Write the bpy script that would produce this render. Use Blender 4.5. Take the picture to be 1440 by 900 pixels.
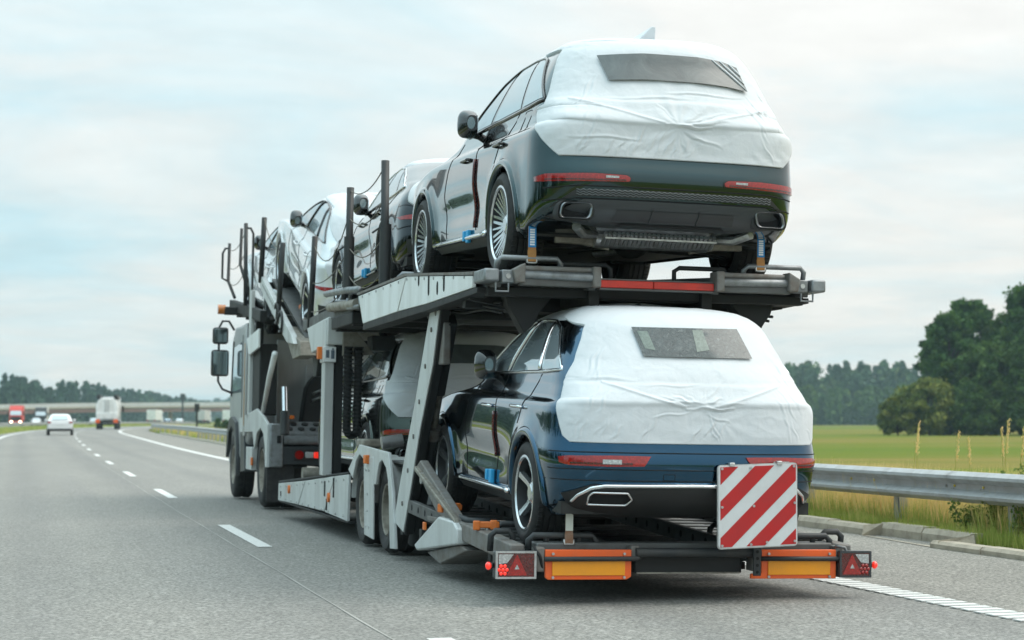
import bpy, bmesh, math, random
import numpy as np
from mathutils import Vector, Matrix, Euler

R = math.radians
PI = math.pi
scene = bpy.context.scene
for o in list(bpy.data.objects):
    bpy.data.objects.remove(o, do_unlink=True)
COL = scene.collection
rng = random.Random(7)

# ------------------------------------------------------------------ camera
CAM_H = 1.2
cam_d = bpy.data.cameras.new('camera')
cam = bpy.data.objects.new('camera', cam_d)
COL.objects.link(cam)
cam.location = (0, 0, CAM_H)
_yaw, _pit = R(14.1067), R(2.9351)
_f = Vector((math.sin(_yaw) * math.cos(_pit), math.cos(_yaw) * math.cos(_pit), math.sin(_pit)))
cam.rotation_euler = _f.to_track_quat('-Z', 'Y').to_euler()
cam_d.sensor_width = 36.0
cam_d.lens = 68.75
cam_d.clip_start = 0.1
cam_d.clip_end = 9000
cam_d.dof.use_dof = True
cam_d.dof.focus_distance = 14.0
cam_d.dof.aperture_fstop = 3.2
scene.camera = cam

# ------------------------------------------------------------------ exposure
scene.view_settings.view_transform = 'Standard'
scene.view_settings.look = 'None'
scene.view_settings.exposure = EXPOSURE = 0.2
scene.view_settings.gamma = 1.0
scene.view_settings.use_curve_mapping = False

# ------------------------------------------------------------------ sky and sun (bright overcast)
SUN_EL, SUN_AZ = R(56), R(105)          # azimuth from +Y towards +X
world = bpy.data.worlds.new('World')
scene.world = world
world.use_nodes = True
nt = world.node_tree
for n in list(nt.nodes):
    nt.nodes.remove(n)
def wn(t, **k):
    n = nt.nodes.new(t)
    for a, b in k.items():
        setattr(n, a, b)
    return n
def wl(a, b):
    nt.links.new(a, b)
w_out = wn('ShaderNodeOutputWorld')
w_tc = wn('ShaderNodeTexCoord')
w_sky = wn('ShaderNodeTexSky', sky_type='NISHITA')
w_sky.sun_disc = False
w_sky.sun_elevation = SUN_EL
w_sky.sun_rotation = SUN_AZ
w_sky.air_density = 1.0
w_sky.dust_density = 2.0
w_bg1 = wn('ShaderNodeBackground'); w_bg1.inputs['Strength'].default_value = 0.10
wl(w_sky.outputs[0], w_bg1.inputs['Color'])
# cloud layer: overcast sky, brighter towards the zenith (CIE overcast law), broken by soft streaks
w_sep = wn('ShaderNodeSeparateXYZ'); wl(w_tc.outputs['Generated'], w_sep.inputs[0])
def wmath(op, a, b=None, c=None):
    n = wn('ShaderNodeMath', operation=op)
    for i, v in enumerate((a, b, c)):
        if v is None: continue
        if isinstance(v, (int, float)): n.inputs[i].default_value = v
        else: wl(v, n.inputs[i])
    return n.outputs[0]
zc = wmath('MAXIMUM', w_sep.outputs['Z'], 0.0)
# clouds lie on a flat layer: project direction on it
inv = wmath('DIVIDE', 1.0, wmath('ADD', zc, 0.12))
w_comb = wn('ShaderNodeCombineXYZ')
wl(wmath('MULTIPLY', w_sep.outputs['X'], inv), w_comb.inputs[0])
wl(wmath('MULTIPLY', w_sep.outputs['Y'], inv), w_comb.inputs[1])
w_n1 = wn('ShaderNodeTexNoise'); w_n1.inputs['Scale'].default_value = 1.15; w_n1.inputs['Detail'].default_value = 8; w_n1.inputs['Roughness'].default_value = 0.55; w_n1.inputs['Distortion'].default_value = 0.7
wl(w_comb.outputs[0], w_n1.inputs['Vector'])
w_n2 = wn('ShaderNodeTexNoise'); w_n2.inputs['Scale'].default_value = 3.4; w_n2.inputs['Detail'].default_value = 6; w_n2.inputs['Roughness'].default_value = 0.6
wl(w_comb.outputs[0], w_n2.inputs['Vector'])
w_r1 = wn('ShaderNodeMapRange'); w_r1.inputs['From Min'].default_value = 0.27; w_r1.inputs['From Max'].default_value = 0.66
wl(wmath('ADD', w_n1.outputs['Fac'], wmath('MULTIPLY', wmath('SUBTRACT', w_sep.outputs['X'], .16), .30)), w_r1.inputs['Value'])
w_r2 = wn('ShaderNodeMapRange'); w_r2.inputs['From Min'].default_value = 0.35; w_r2.inputs['From Max'].default_value = 0.7; w_r2.inputs['To Min'].default_value = 0.95; w_r2.inputs['To Max'].default_value = 1.05
wl(w_n2.outputs['Fac'], w_r2.inputs['Value'])
w_mix = wn('ShaderNodeMix', data_type='RGBA')
w_mix.inputs['A'].default_value = (0.545, 0.755, 0.815, 1)     # thin cloud, blue shows through
w_mix.inputs['B'].default_value = (0.85, 0.853, 0.818, 1)     # thick pale cloud
wl(w_r1.outputs[0], w_mix.inputs['Factor'])
w_bg2 = wn('ShaderNodeBackground')
wl(w_mix.outputs['Result'], w_bg2.inputs['Color'])
grad = wmath('ADD', wmath('MULTIPLY', zc, wmath('ADD', wmath('MULTIPLY', zc, 1.75), 0.22)), 0.97)
wl(wmath('MULTIPLY', grad, w_r2.outputs[0]), w_bg2.inputs['Strength'])
w_ms = wn('ShaderNodeMixShader'); w_ms.inputs[0].default_value = 0.9
wl(w_bg1.outputs[0], w_ms.inputs[1]); wl(w_bg2.outputs[0], w_ms.inputs[2])
wl(w_ms.outputs[0], w_out.inputs['Surface'])

sun_d = bpy.data.lights.new('sun', 'SUN')
sun_d.energy = 1.5
sun_d.angle = R(32)
sun_d.color = (1.0, 0.93, 0.83)
sun = bpy.data.objects.new('sun', sun_d)
COL.objects.link(sun)
sun.location = (0, 0, 60)
_sd = Vector((math.sin(SUN_AZ) * math.cos(SUN_EL), math.cos(SUN_AZ) * math.cos(SUN_EL), math.sin(SUN_EL)))
sun.rotation_euler = _sd.to_track_quat('Z', 'Y').to_euler()

# ------------------------------------------------------------------ materials
MATS = {}
class Mat:
    """small node helper round a Principled material"""
    def __init__(s, name, col=(.5, .5, .5), rough=.5, metal=0., **k):
        m = bpy.data.materials.new(name); m.use_nodes = True
        s.m = m; s.t = m.node_tree; s.b = s.t.nodes['Principled BSDF']; s.out = s.t.nodes['Material Output']
        s.set('Base Color', (*col, 1)); s.set('Roughness', rough); s.set('Metallic', metal)
        for a, b in k.items():
            s.set(a.replace('_', ' '), b)
        MATS[name] = m
        s._co = None
    def set(s, a, v): s.b.inputs[a].default_value = v
    def n(s, t, **k):
        n = s.t.nodes.new(t)
        for a, b in k.items(): setattr(n, a, b)
        return n
    def l(s, a, b): s.t.links.new(a, b)
    def co(s, kind='Object', scale=None):
        if s._co is None: s._co = s.n('ShaderNodeTexCoord')
        o = s._co.outputs[kind]
        if scale is not None:
            mp = s.n('ShaderNodeMapping'); mp.inputs['Scale'].default_value = scale
            s.l(o, mp.inputs['Vector']); o = mp.outputs[0]
        return o
    def noise(s, scale, detail=4, rough=.55, vec=None, dist=0.):
        n = s.n('ShaderNodeTexNoise'); n.inputs['Scale'].default_value = scale; n.inputs['Detail'].default_value = detail
        n.inputs['Roughness'].default_value = rough; n.inputs['Distortion'].default_value = dist
        s.l(vec if vec is not None else s.co(), n.inputs['Vector'])
        return n.outputs['Fac']
    def ramp(s, fac, stops):
        r = s.n('ShaderNodeValToRGB'); e = r.color_ramp.elements
        while len(e) < len(stops): e.new(.5)
        for i, (p, c) in enumerate(stops):
            e[i].position = p; e[i].color = (*c, 1) if len(c) == 3 else c
        s.l(fac, r.inputs[0]); return r.outputs[0]
    def mix(s, fac, a, b, mode='MIX'):
        n = s.n('ShaderNodeMix', data_type='RGBA', blend_type=mode)
        for v, i in ((fac, 'Factor'), (a, 'A'), (b, 'B')):
            if isinstance(v, (int, float)): n.inputs[i].default_value = v
            elif isinstance(v, tuple): n.inputs[i].default_value = (*v, 1)
            else: s.l(v, n.inputs[i])
        return n.outputs['Result']
    def rng(s, fac, a, b, c, d):
        n = s.n('ShaderNodeMapRange')
        for i, v in zip(('From Min', 'From Max', 'To Min', 'To Max'), (a, b, c, d)): n.inputs[i].default_value = v
        s.l(fac, n.inputs['Value']); return n.outputs[0]
    def math(s, op, a, b=0.):
        n = s.n('ShaderNodeMath', operation=op)
        for i, v in enumerate((a, b)):
            if isinstance(v, (int, float)): n.inputs[i].default_value = v
            else: s.l(v, n.inputs[i])
        return n.outputs[0]
    def color(s, o): s.l(o, s.b.inputs['Base Color'])
    def roughness(s, o): s.l(o, s.b.inputs['Roughness'])
    def bump(s, h, strength=.3, dist=.01):
        n = s.n('ShaderNodeBump'); n.inputs['Strength'].default_value = strength; n.inputs['Distance'].default_value = dist
        s.l(h, n.inputs['Height']); s.l(n.outputs[0], s.b.inputs['Normal'])

def worn(name, col, dirt, rough=.5, metal=0., amt=.5, scale=3., streak=True, **k):
    """painted or bare metal with road grime and vertical streaks"""
    m = Mat(name, col, rough, metal, **k)
    v = m.co('Object', (1, 1, .25) if streak else (1, 1, 1))
    a = m.rng(m.noise(scale, 8, .65, v), .42, .72, 0, amt)
    b = m.rng(m.noise(scale * 9, 4, .6), .55, .75, 0, amt * .6)
    c = m.math('MAXIMUM', a, b)
    m.color(m.mix(c, col, dirt))
    m.roughness(m.rng(c, 0, 1, rough, min(1, rough + .3)))
    return m

def paint(name, col, metal=1., rough=.13):
    m = Mat(name, col, rough, metal, Coat_Weight=1.0, Coat_Roughness=.012, Coat_IOR=1.52)
    return m

paint('paint_slate', (.019, .046, .052))
paint('paint_blue', (.002, .060, .125))
paint('paint_green', (.02, .034, .026))
paint('paint_black', (.014, .02, .026))
paint('paint_silver', (.74, .765, .785), .35, .25)
paint('paint_white', (.74, .75, .76), .0, .4)
Mat('glass_dark', (.42, .50, .54), .015, .5, IOR=1.9)
Mat('gloss_black', (.008, .008, .009), .12, 0, Coat_Weight=.6)
m = Mat('plastic_black', (.018, .019, .020), .5); m.bump(m.noise(260, 2), .12, .002)
m = Mat('plastic_grey', (.035, .040, .044), .42); m.bump(m.noise(260, 2), .1, .002)
Mat('chrome', (.82, .84, .86), .12, 1.0)
m = Mat('alloy', (.66, .68, .70), .24, .85)
m = Mat('alloy_dark', (.035, .037, .04), .35, .5)
m = Mat('rubber', (.016, .016, .017), .72)
m.color(m.ramp(m.noise(14, 5), [(.35, (.013, .013, .014)), (.75, (.034, .033, .032))]))
m = Mat('tread_rubber', (.014, .014, .014), .8)
v = m.n('ShaderNodeTexVoronoi'); v.inputs['Scale'].default_value = 45; m.l(m.co('Object', (.6, 1, 1)), v.inputs['Vector'])
m.bump(v.outputs['Distance'], .6, .006)
Mat('dark_void', (.006, .006, .007), .9)
m = Mat('underbody', (.014, .015, .016), .65); m.color(m.ramp(m.noise(9, 6), [(.35, (.008, .009, .009)), (.7, (.035, .034, .032))]))
worn('cast_metal', (.30, .28, .24), (.08, .06, .045), .55, .4, .7, 9, False)
worn('steel_bright', (.55, .56, .56), (.2, .19, .18), .38, .9, .6, 12, False)
def lens(name, col, e=0.):
    m = Mat(name, col, .12, 0, Coat_Weight=.8, Specular_IOR_Level=.6)
    v = m.n('ShaderNodeTexVoronoi'); v.inputs['Scale'].default_value = 70; m.l(m.co(), v.inputs['Vector'])
    m.color(m.mix(m.rng(v.outputs['Distance'], .1, .6, 0, .6), col, tuple(c * .35 for c in col)))
    if e:
        m.set('Emission Color', (*col, 1)); m.set('Emission Strength', e)
    return m
lens('lens_yellow', (.8, .62, .05)); lens('lens_red', (.42, .010, .008)); lens('lens_dark_red', (.12, .008, .008)); lens('lens_clear', (.55, .56, .56)); lens('lens_amber', (.75, .22, .02))
lens('lamp_lit_red', (.85, .03, .015), .7)
Mat('headlamp_lit', (.9, .85, .7), .2, 0, Emission_Color=(1, .86, .6, 1), Emission_Strength=7)

# white non-woven transport cover
m = Mat('cover_fabric', (.62, .65, .68), .72, 0, Sheen_Weight=.15, Subsurface_Weight=.0)
n1 = m.noise(2.6, 6, .55, m.co('Object', (1, 1, 1.6)), 1.2)
n2 = m.noise(16, 5, .6, m.co('Object', (1, 1, .8)), .8)
n3 = m.noise(420, 2)
rid = m.n('ShaderNodeTexNoise', noise_type='RIDGED_MULTIFRACTAL'); rid.inputs['Scale'].default_value = 1.7; rid.inputs['Detail'].default_value = 3; m.l(m.co('Object', (1.3, 1, .8)), rid.inputs['Vector'])
h = m.math('ADD', m.math('ADD', m.math('MULTIPLY', n1, .5), m.math('MULTIPLY', rid.outputs['Fac'], .16)), m.math('ADD', m.math('MULTIPLY', n2, .15), m.math('MULTIPLY', n3, .012)))
m.bump(h, .32, .04)
m.color(m.mix(m.rng(m.noise(1.3, 6), .45, .8, 0, .35), (.62, .65, .68), (.53, .56, .59)))
m = Mat('window_film', (.08, .095, .10), .4, 0, Coat_Weight=.25, Coat_Roughness=.2)
k1 = m.noise(5, 7, .65, m.co(), 1.5); k2 = m.noise(30, 5, .7, m.co(), 1.)
m.color(m.ramp(k1, [(.3, (.075, .09, .095)), (.55, (.10, .12, .125)), (.8, (.135, .16, .165))]))
m.bump(k1, .12, .03)
m = Mat('window_crinkle', (.10, .12, .125), .25, 0, Coat_Weight=.5, Coat_Roughness=.1)
k1 = m.noise(6, 8, .75, m.co(), 2.5); k2 = m.noise(26, 6, .75, m.co(), 1.5)
m.color(m.ramp(k2, [(.3, (.05, .064, .068)), (.58, (.10, .125, .13)), (.78, (.30, .34, .34))]))
m.bump(m.math('ADD', k1, m.math('MULTIPLY', k2, .6)), .7, .03)
m = Mat('headrest_pale', (.17, .215, .195), .4); m.color(m.ramp(m.noise(24, 6, .75, m.co(), 1.5), [(.3, (.10, .13, .12)), (.6, (.19, .24, .215)), (.8, (.30, .35, .32))]))

# transporter
worn('truck_grey', (.56, .58, .575), (.24, .22, .195), .42, .1, .5, 2.6)
worn('truck_white', (.78, .80, .795), (.40, .385, .35), .4, 0, .5, 2.4)
worn('truck_dark', (.010, .0115, .0125), (.034, .031, .028), .6, .05, .55, 4)
worn('deck_steel', (.12, .125, .125), (.085, .07, .058), .55, .4, .6, 5, False)
worn('galvanised', (.28, .30, .315), (.13, .12, .11), .45, .7, .7, 8, False)
worn('rail_zinc', (.42, .44, .45), (.27, .255, .24), .5, .25, .6, 5, False)
worn('rusty_steel', (.20, .195, .185), (.13, .085, .06), .65, .3, .7, 9, False)
worn('red_paint', (.62, .035, .02), (.22, .03, .025), .4, 0, .55, 6, False)
worn('orange_sheet', (.85, .12, .015), (.55, .12, .04), .35, 0, .4, 7, False)
m = worn('amber_sheet', (.88, .33, .008), (.6, .24, .03), .3, 0, .35, 8, False)
worn('orange_plastic', (.72, .17, .02), (.35, .12, .05), .45, 0, .4, 12, False)
worn('sheet_red', (.45, .012, .014), (.30, .02, .02), .3, 0, .4, 10, False)
worn('sheet_white', (.62, .64, .65), (.48, .48, .47), .3, 0, .4, 10, False)
Mat('strap_blue', (.02, .22, .52), .7)
Mat('tape_blue', (.03, .36, .68), .5)
worn('strap_orange', (.42, .20, .06), (.22, .11, .05), .8, 0, .6, 25, False)
worn('strap_brown', (.22, .11, .06), (.30, .26, .22), .8, 0, .6, 25, False)
Mat('strap_label', (.55, .58, .52), .6)
Mat('rope', (.14, .13, .11), .8)
worn('post_steel', (.032, .036, .039), (.085, .078, .07), .5, .3, .5, 6)
worn('cab_silver', (.46, .47, .47), (.25, .24, .22), .32, .3, .4, 2)
Mat('mesh_grey', (.10, .115, .12), .4)
Mat('tip_metal', (.22, .23, .24), .28, 1.0)
Mat('mirror_glass', (.22, .27, .28), .06, .8)
Mat('label_white', (.75, .76, .77), .5)
Mat('label_blue', (.10, .13, .17), .5)
# ------------------------------------------------------------------ mesh helpers
def new_obj(name, verts, faces, mat, parent=None, smooth=False, loc=None, bevel=0., angle=None, rot=None):
    me = bpy.data.meshes.new(name)
    me.from_pydata([tuple(v) for v in verts], [], faces)
    me.validate()
    mats = mat if isinstance(mat, (list, tuple)) else [mat]
    for mm in mats:
        me.materials.append(MATS[mm])
    o = bpy.data.objects.new(name, me)
    COL.objects.link(o)
    if parent is not None: o.parent = parent
    if loc is not None: o.location = loc
    if rot is not None: o.rotation_euler = rot
    if smooth:
        me.polygons.foreach_set('use_smooth', [True] * len(me.polygons))
        if angle:
            me.set_sharp_from_angle(angle=R(angle))
    if bevel:
        b = o.modifiers.new('bevel', 'BEVEL'); b.width = bevel; b.segments = 2; b.limit_method = 'ANGLE'; b.angle_limit = R(40)
        me.polygons.foreach_set('use_smooth', [True] * len(me.polygons))
        me.set_sharp_from_angle(angle=R(40))
        b.harden_normals = False
    return o

def tag(o, label, cat, group=None, kind=None):
    o['label'] = label; o['category'] = cat
    if group: o['group'] = group
    if kind: o['kind'] = kind
    return o

def struct(o, kind='structure'):
    o['kind'] = kind
    return o

def empty(name, loc, rot=(0, 0, 0), parent=None):
    o = bpy.data.objects.new(name, None)
    o.empty_display_size = .2
    COL.objects.link(o)
    o.location = loc; o.rotation_euler = rot
    if parent is not None: o.parent = parent
    return o

def copy_tree(o, parent=None):
    c = o.copy(); COL.objects.link(c)
    if parent is not None: c.parent = parent
    for ch in list(o.children):
        copy_tree(ch, c)
    return c

class MB:
    def __init__(s, out=None): s.v = []; s.f = []; s.out = out
    def add(s, vs, fs):
        b = len(s.v); s.v += [tuple(v) for v in vs]; s.f += [tuple(b + i for i in f) for f in fs]
        return s
    def box(s, x0, x1, y0, y1, z0, z1, M=None):
        vs = [Vector((x, y, z)) for z in (z0, z1) for y in (y0, y1) for x in (x0, x1)]
        if M is not None: vs = [M @ v for v in vs]
        return s.add(vs, [(0, 2, 3, 1), (4, 5, 7, 6), (0, 1, 5, 4), (1, 3, 7, 5), (3, 2, 6, 7), (2, 0, 4, 6)])
    def beam(s, p0, p1, w, h, up=(0, 0, 1)):
        """box beam from p0 to p1; w across, h along up"""
        p0, p1 = Vector(p0), Vector(p1); d = (p1 - p0).normalized(); u = Vector(up)
        r = d.cross(u).normalized(); u = r.cross(d).normalized()
        vs = [p + r * a * w / 2 + u * b * h / 2 for p in (p0, p1) for a, b in ((-1, -1), (1, -1), (1, 1), (-1, 1))]
        return s.add(vs, [(0, 1, 2, 3), (7, 6, 5, 4), (0, 4, 5, 1), (1, 5, 6, 2), (2, 6, 7, 3), (3, 7, 4, 0)])
    def cyl(s, p0, p1, r0, r1=None, n=14, cap=True):
        r1 = r0 if r1 is None else r1
        p0, p1 = Vector(p0), Vector(p1); d = (p1 - p0).normalized()
        a = d.orthogonal().normalized(); b = d.cross(a)
        vs = []
        for p, r in ((p0, r0), (p1, r1)):
            for i in range(n):
                t = 2 * PI * i / n
                vs.append(p + (a * math.cos(t) + b * math.sin(t)) * r)
        fs = [(i, (i + 1) % n, n + (i + 1) % n, n + i) for i in range(n)]
        if cap: fs += [tuple(range(n - 1, -1, -1)), tuple(range(n, 2 * n))]
        return s.add(vs, fs)
    def tube(s, pts, r, n=8, closed=False, cap=True):
        pts = [Vector(p) for p in pts]; N = len(pts)
        if N < 2: return s
        ref = None; rings = []
        for i, p in enumerate(pts):
            if closed: d = pts[(i + 1) % N] - pts[i - 1]
            else: d = pts[min(i + 1, N - 1)] - pts[max(i - 1, 0)]
            d = d.normalized() if d.length > 1e-9 else Vector((0, 0, 1))
            if ref is None: ref = d.orthogonal().normalized()
            ref = (ref - d * ref.dot(d))
            ref = ref.normalized() if ref.length > 1e-6 else d.orthogonal().normalized()
            b = d.cross(ref)
            rr = r[i] if isinstance(r, (list, tuple)) else r
            rings.append([p + (ref * math.cos(2 * PI * k / n) + b * math.sin(2 * PI * k / n)) * rr for k in range(n)])
        vs = [v for g in rings for v in g]; fs = []
        for i in range(N if closed else N - 1):
            j = (i + 1) % N
            for k in range(n):
                fs.append((i * n + k, i * n + (k + 1) % n, j * n + (k + 1) % n, j * n + k))
        if not closed and cap: fs += [tuple(range(n - 1, -1, -1)), tuple((N - 1) * n + k for k in range(n))]
        return s.add(vs, fs)
    def prism(s, poly, axis, a0, a1):
        """polygon in the two other axes, extruded along axis (0 x, 1 y, 2 z)"""
        n = len(poly)
        def P(u, v, a): return {0: (a, u, v), 1: (u, a, v), 2: (u, v, a)}[axis]
        vs = [P(u, v, a0) for u, v in poly] + [P(u, v, a1) for u, v in poly]
        fs = [tuple(range(n)), tuple(range(2 * n - 1, n - 1, -1))] + [(i, n + i, n + (i + 1) % n, (i + 1) % n) for i in range(n)]
        return s.add(vs, fs)
    def lathe(s, prof, c, axis=0, n=48, closed=False):
        """profile (r, a) turned round axis through c"""
        c = Vector(c); vs = []; m = len(prof)
        for i in range(n):
            t = 2 * PI * i / n; cs, sn = math.cos(t), math.sin(t)
            for r, a in prof:
                vs.append(c + Vector({0: (a, r * cs, r * sn), 1: (r * cs, a, r * sn), 2: (r * cs, r * sn, a)}[axis]))
        fs = []
        for i in range(n):
            j = (i + 1) % n
            for k in range(m if closed else m - 1):
                l = (k + 1) % m
                fs.append((i * m + k, i * m + l, j * m + l, j * m + k))
        return s.add(vs, fs)
    def sphere(s, c, r, nu=14, nv=9, sc=(1, 1, 1)):
        c = Vector(c); vs = []
        for j in range(nv + 1):
            p = PI * j / nv
            for i in range(nu):
                t = 2 * PI * i / nu
                vs.append(c + Vector((r * sc[0] * math.sin(p) * math.cos(t), r * sc[1] * math.sin(p) * math.sin(t), r * sc[2] * math.cos(p))))
        fs = [(j * nu + i, j * nu + (i + 1) % nu, (j + 1) * nu + (i + 1) % nu, (j + 1) * nu + i) for j in range(nv) for i in range(nu)]
        return s.add(vs, fs)
    def grid(s, rows):
        m = len(rows[0]); vs = [p for r in rows for p in r]
        fs = [(i * m + k, i * m + k + 1, (i + 1) * m + k + 1, (i + 1) * m + k) for i in range(len(rows) - 1) for k in range(m - 1)]
        return s.add(vs, fs)
    def build(s, name, mat, parent=None, smooth=False, **k):
        o = new_obj(name, s.v, s.f, mat, parent, smooth, **k)
        bm = bmesh.new(); bm.from_mesh(o.data)
        bmesh.ops.recalc_face_normals(bm, faces=bm.faces)
        if s.out is not None:                      # open sheet: make its outer side face outwards
            a = sum((f.normal * f.calc_area() for f in bm.faces), Vector())
            if a.dot(Vector(s.out)) < 0: bmesh.ops.reverse_faces(bm, faces=bm.faces)
        bm.to_mesh(o.data); bm.free()
        return o

def pchip(xs, ys):
    xs = np.array(xs, float); ys = np.array(ys, float); h = np.diff(xs); d = np.diff(ys) / h
    m = np.zeros_like(ys); m[0] = d[0]; m[-1] = d[-1]
    for i in range(1, len(xs) - 1):
        if d[i - 1] * d[i] > 0:
            w1 = 2 * h[i] + h[i - 1]; w2 = h[i] + 2 * h[i - 1]
            m[i] = (w1 + w2) / (w1 / d[i - 1] + w2 / d[i])
    def f(x):
        if x <= xs[0]: return float(ys[0])
        if x >= xs[-1]: return float(ys[-1])
        i = int(np.searchsorted(xs, x) - 1); t = (x - xs[i]) / h[i]
        return float(ys[i] * (1 + 2 * t) * (1 - t) ** 2 + m[i] * h[i] * t * (1 - t) ** 2 + ys[i + 1] * t * t * (3 - 2 * t) + m[i + 1] * h[i] * t * t * (t - 1))
    return f

def table(xs, ys, n=900):
    """fast lookup of a smooth curve"""
    f = pchip(xs, ys); a, b = xs[0], xs[-1]; T = [f(a + (b - a) * i / n) for i in range(n + 1)]; k = n / (b - a)
    def g(x):
        q = (x - a) * k
        if q <= 0: return T[0]
        if q >= n: return T[n]
        i = int(q); return T[i] + (T[i + 1] - T[i]) * (q - i)
    return g

def resample(pl, n):
    """polyline of tuples to n points by arc length"""
    P = np.array(pl, float); d = np.r_[0, np.cumsum(np.linalg.norm(np.diff(P, axis=0), axis=1))]
    t = np.linspace(0, d[-1], n)
    return [tuple(np.interp(x, d, P[:, k]) for k in range(P.shape[1])) for x in t]
# ------------------------------------------------------------------ cars: one body surface, every panel a patch of it
class Shape:
    """car body as stacked plan outlines; origin on the ground under the rear axle, nose towards +y"""
    def __init__(s, wb, rear, front, width, arch=.42, wheel=.37, n=3.0, D=.55, ztop=None):
        s.wb, s.arch, s.wheel, s.n = wb, arch, wheel, n
        s.yr = table(*zip(*rear)); s.yf = table(*zip(*front)); s.W = table(*zip(*width))
        s.z0 = width[0][0]; s.z1 = ztop or width[-1][0]
        s.D = D
        s.yb_low = min(s.yr(z) for z in np.linspace(.3, .95, 12)) + D
        s.yf_low = wb + .45
    def ya(s, z):
        t = min(1, max(0, (z - .95) / .15))
        return s.yb_low * (1 - t) + (s.yr(z) + min(s.D * .95, .45 * (s.yf(z) - s.yr(z)))) * t
    def yb(s, z):
        t = min(1, max(0, (z - .80) / .12))
        return s.yf_low * (1 - t) + (s.yf(z) - min(.45, .45 * (s.yf(z) - s.yr(z)))) * t
    def nz(s, z):
        """corner squareness: crisp at the bumper, softer round the glasshouse"""
        t = min(1, max(0, (z - 1.0) / .28)); return s.n - (s.n - 2.45) * t * t * (3 - 2 * t)
    def side(s, y, z):
        w = s.W(z)
        if z < 1.15:
            ym = s.wb / 2
            w *= 1 - .010 * ((y - ym) / 2) ** 2
            for yw in (0, s.wb):
                r = math.hypot(y - yw, z - s.wheel)
                w += .022 * math.exp(-((r - s.arch - .02) / .085) ** 2) * (1 if z > .3 else 0)
            inner = math.exp(-((y - ym) / (s.wb * .27)) ** 4)
            w -= .030 * inner * math.exp(-((z - .56) / .13) ** 2)
        a, b = s.ya(z), s.yb(z)
        if y < a:
            c = min(1, (a - y) / (a - s.yr(z))); n = s.nz(z); return w * max(0, 1 - c ** n) ** (1 / n)
        if y > b:
            c = min(1, (y - b) / (s.yf(z) - b)); return w * max(0, 1 - c ** 2.6) ** (1 / 2.6)
        return w
    def rear(s, x, z):
        w = s.side(s.ya(z), z); q = min(1, abs(x) / w)
        n = s.nz(z)
        return s.ya(z) - (s.ya(z) - s.yr(z)) * (1 - q ** n) ** (1 / n)
    def F(s, x, y, z):
        w = s.side(max(s.ya(z), min(s.yb(z), y)), z); q = abs(x) / w
        a, b = s.ya(z), s.yb(z); c = 0
        if y < a: c = (a - y) / (a - s.yr(z)); return q ** s.nz(z) + c ** s.nz(z) - 1
        if y > b: c = (y - b) / (s.yf(z) - b); return q ** 2.6 + c ** 2.6 - 1
        return q ** s.nz(z) - 1
    def normal(s, x, y, z):
        e = .004
        zz = min(max(z, s.z0 + e), s.z1 - e)
        g = Vector((s.F(x + e, y, z) - s.F(x - e, y, z), s.F(x, y + e, z) - s.F(x, y - e, z), s.F(x, y, zz + e) - s.F(x, y, zz - e)))
        return g.normalized() if g.length > 1e-9 else Vector((0, 0, 1))
    def off(s, p, d):
        return Vector(p) + s.normal(*p) * d
    def half(s, z, yend=None, nr=22, ns=40, nf=12):
        """half outline, rear centre -> left side -> (front centre or yend); x negative"""
        a, b = s.ya(z), s.yb(z); yr, yf = s.yr(z), s.yf(z); out = []; n = s.nz(z)
        pe = PI / 2
        if yend is not None and yend < a:
            c = max(0, min(1, (a - yend) / (a - yr))); pe = math.acos(min(1, c ** (n / 2)))
        for i in range(nr + 1):
            ph = pe * i / nr
            c = abs(math.cos(ph)) ** (2 / n); sn = math.sin(ph) ** (2 / n)
            y = a - (a - yr) * c
            out.append((-s.side(a, z) * sn, y, z))
        if yend is not None and yend < a: return out
        ye = b if yend is None else min(b, yend)
        for i in range(1, ns + 1):
            y = a + (ye - a) * i / ns
            out.append((-s.side(y, z), y, z))
        if yend is None:
            for i in range(1, nf + 1):
                ph = PI / 2 * i / nf
                sn = math.sin(ph) ** (2 / 2.6); cs = abs(math.cos(ph)) ** (2 / 2.6)
                out.append((-s.side(b, z) * cs, b + (yf - b) * sn, z))
        return out
    def ring(s, z, **k):
        h = s.half(z, **k)
        return h + [(-x, y, zz) for x, y, zz in h[-2:0:-1]]

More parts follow.
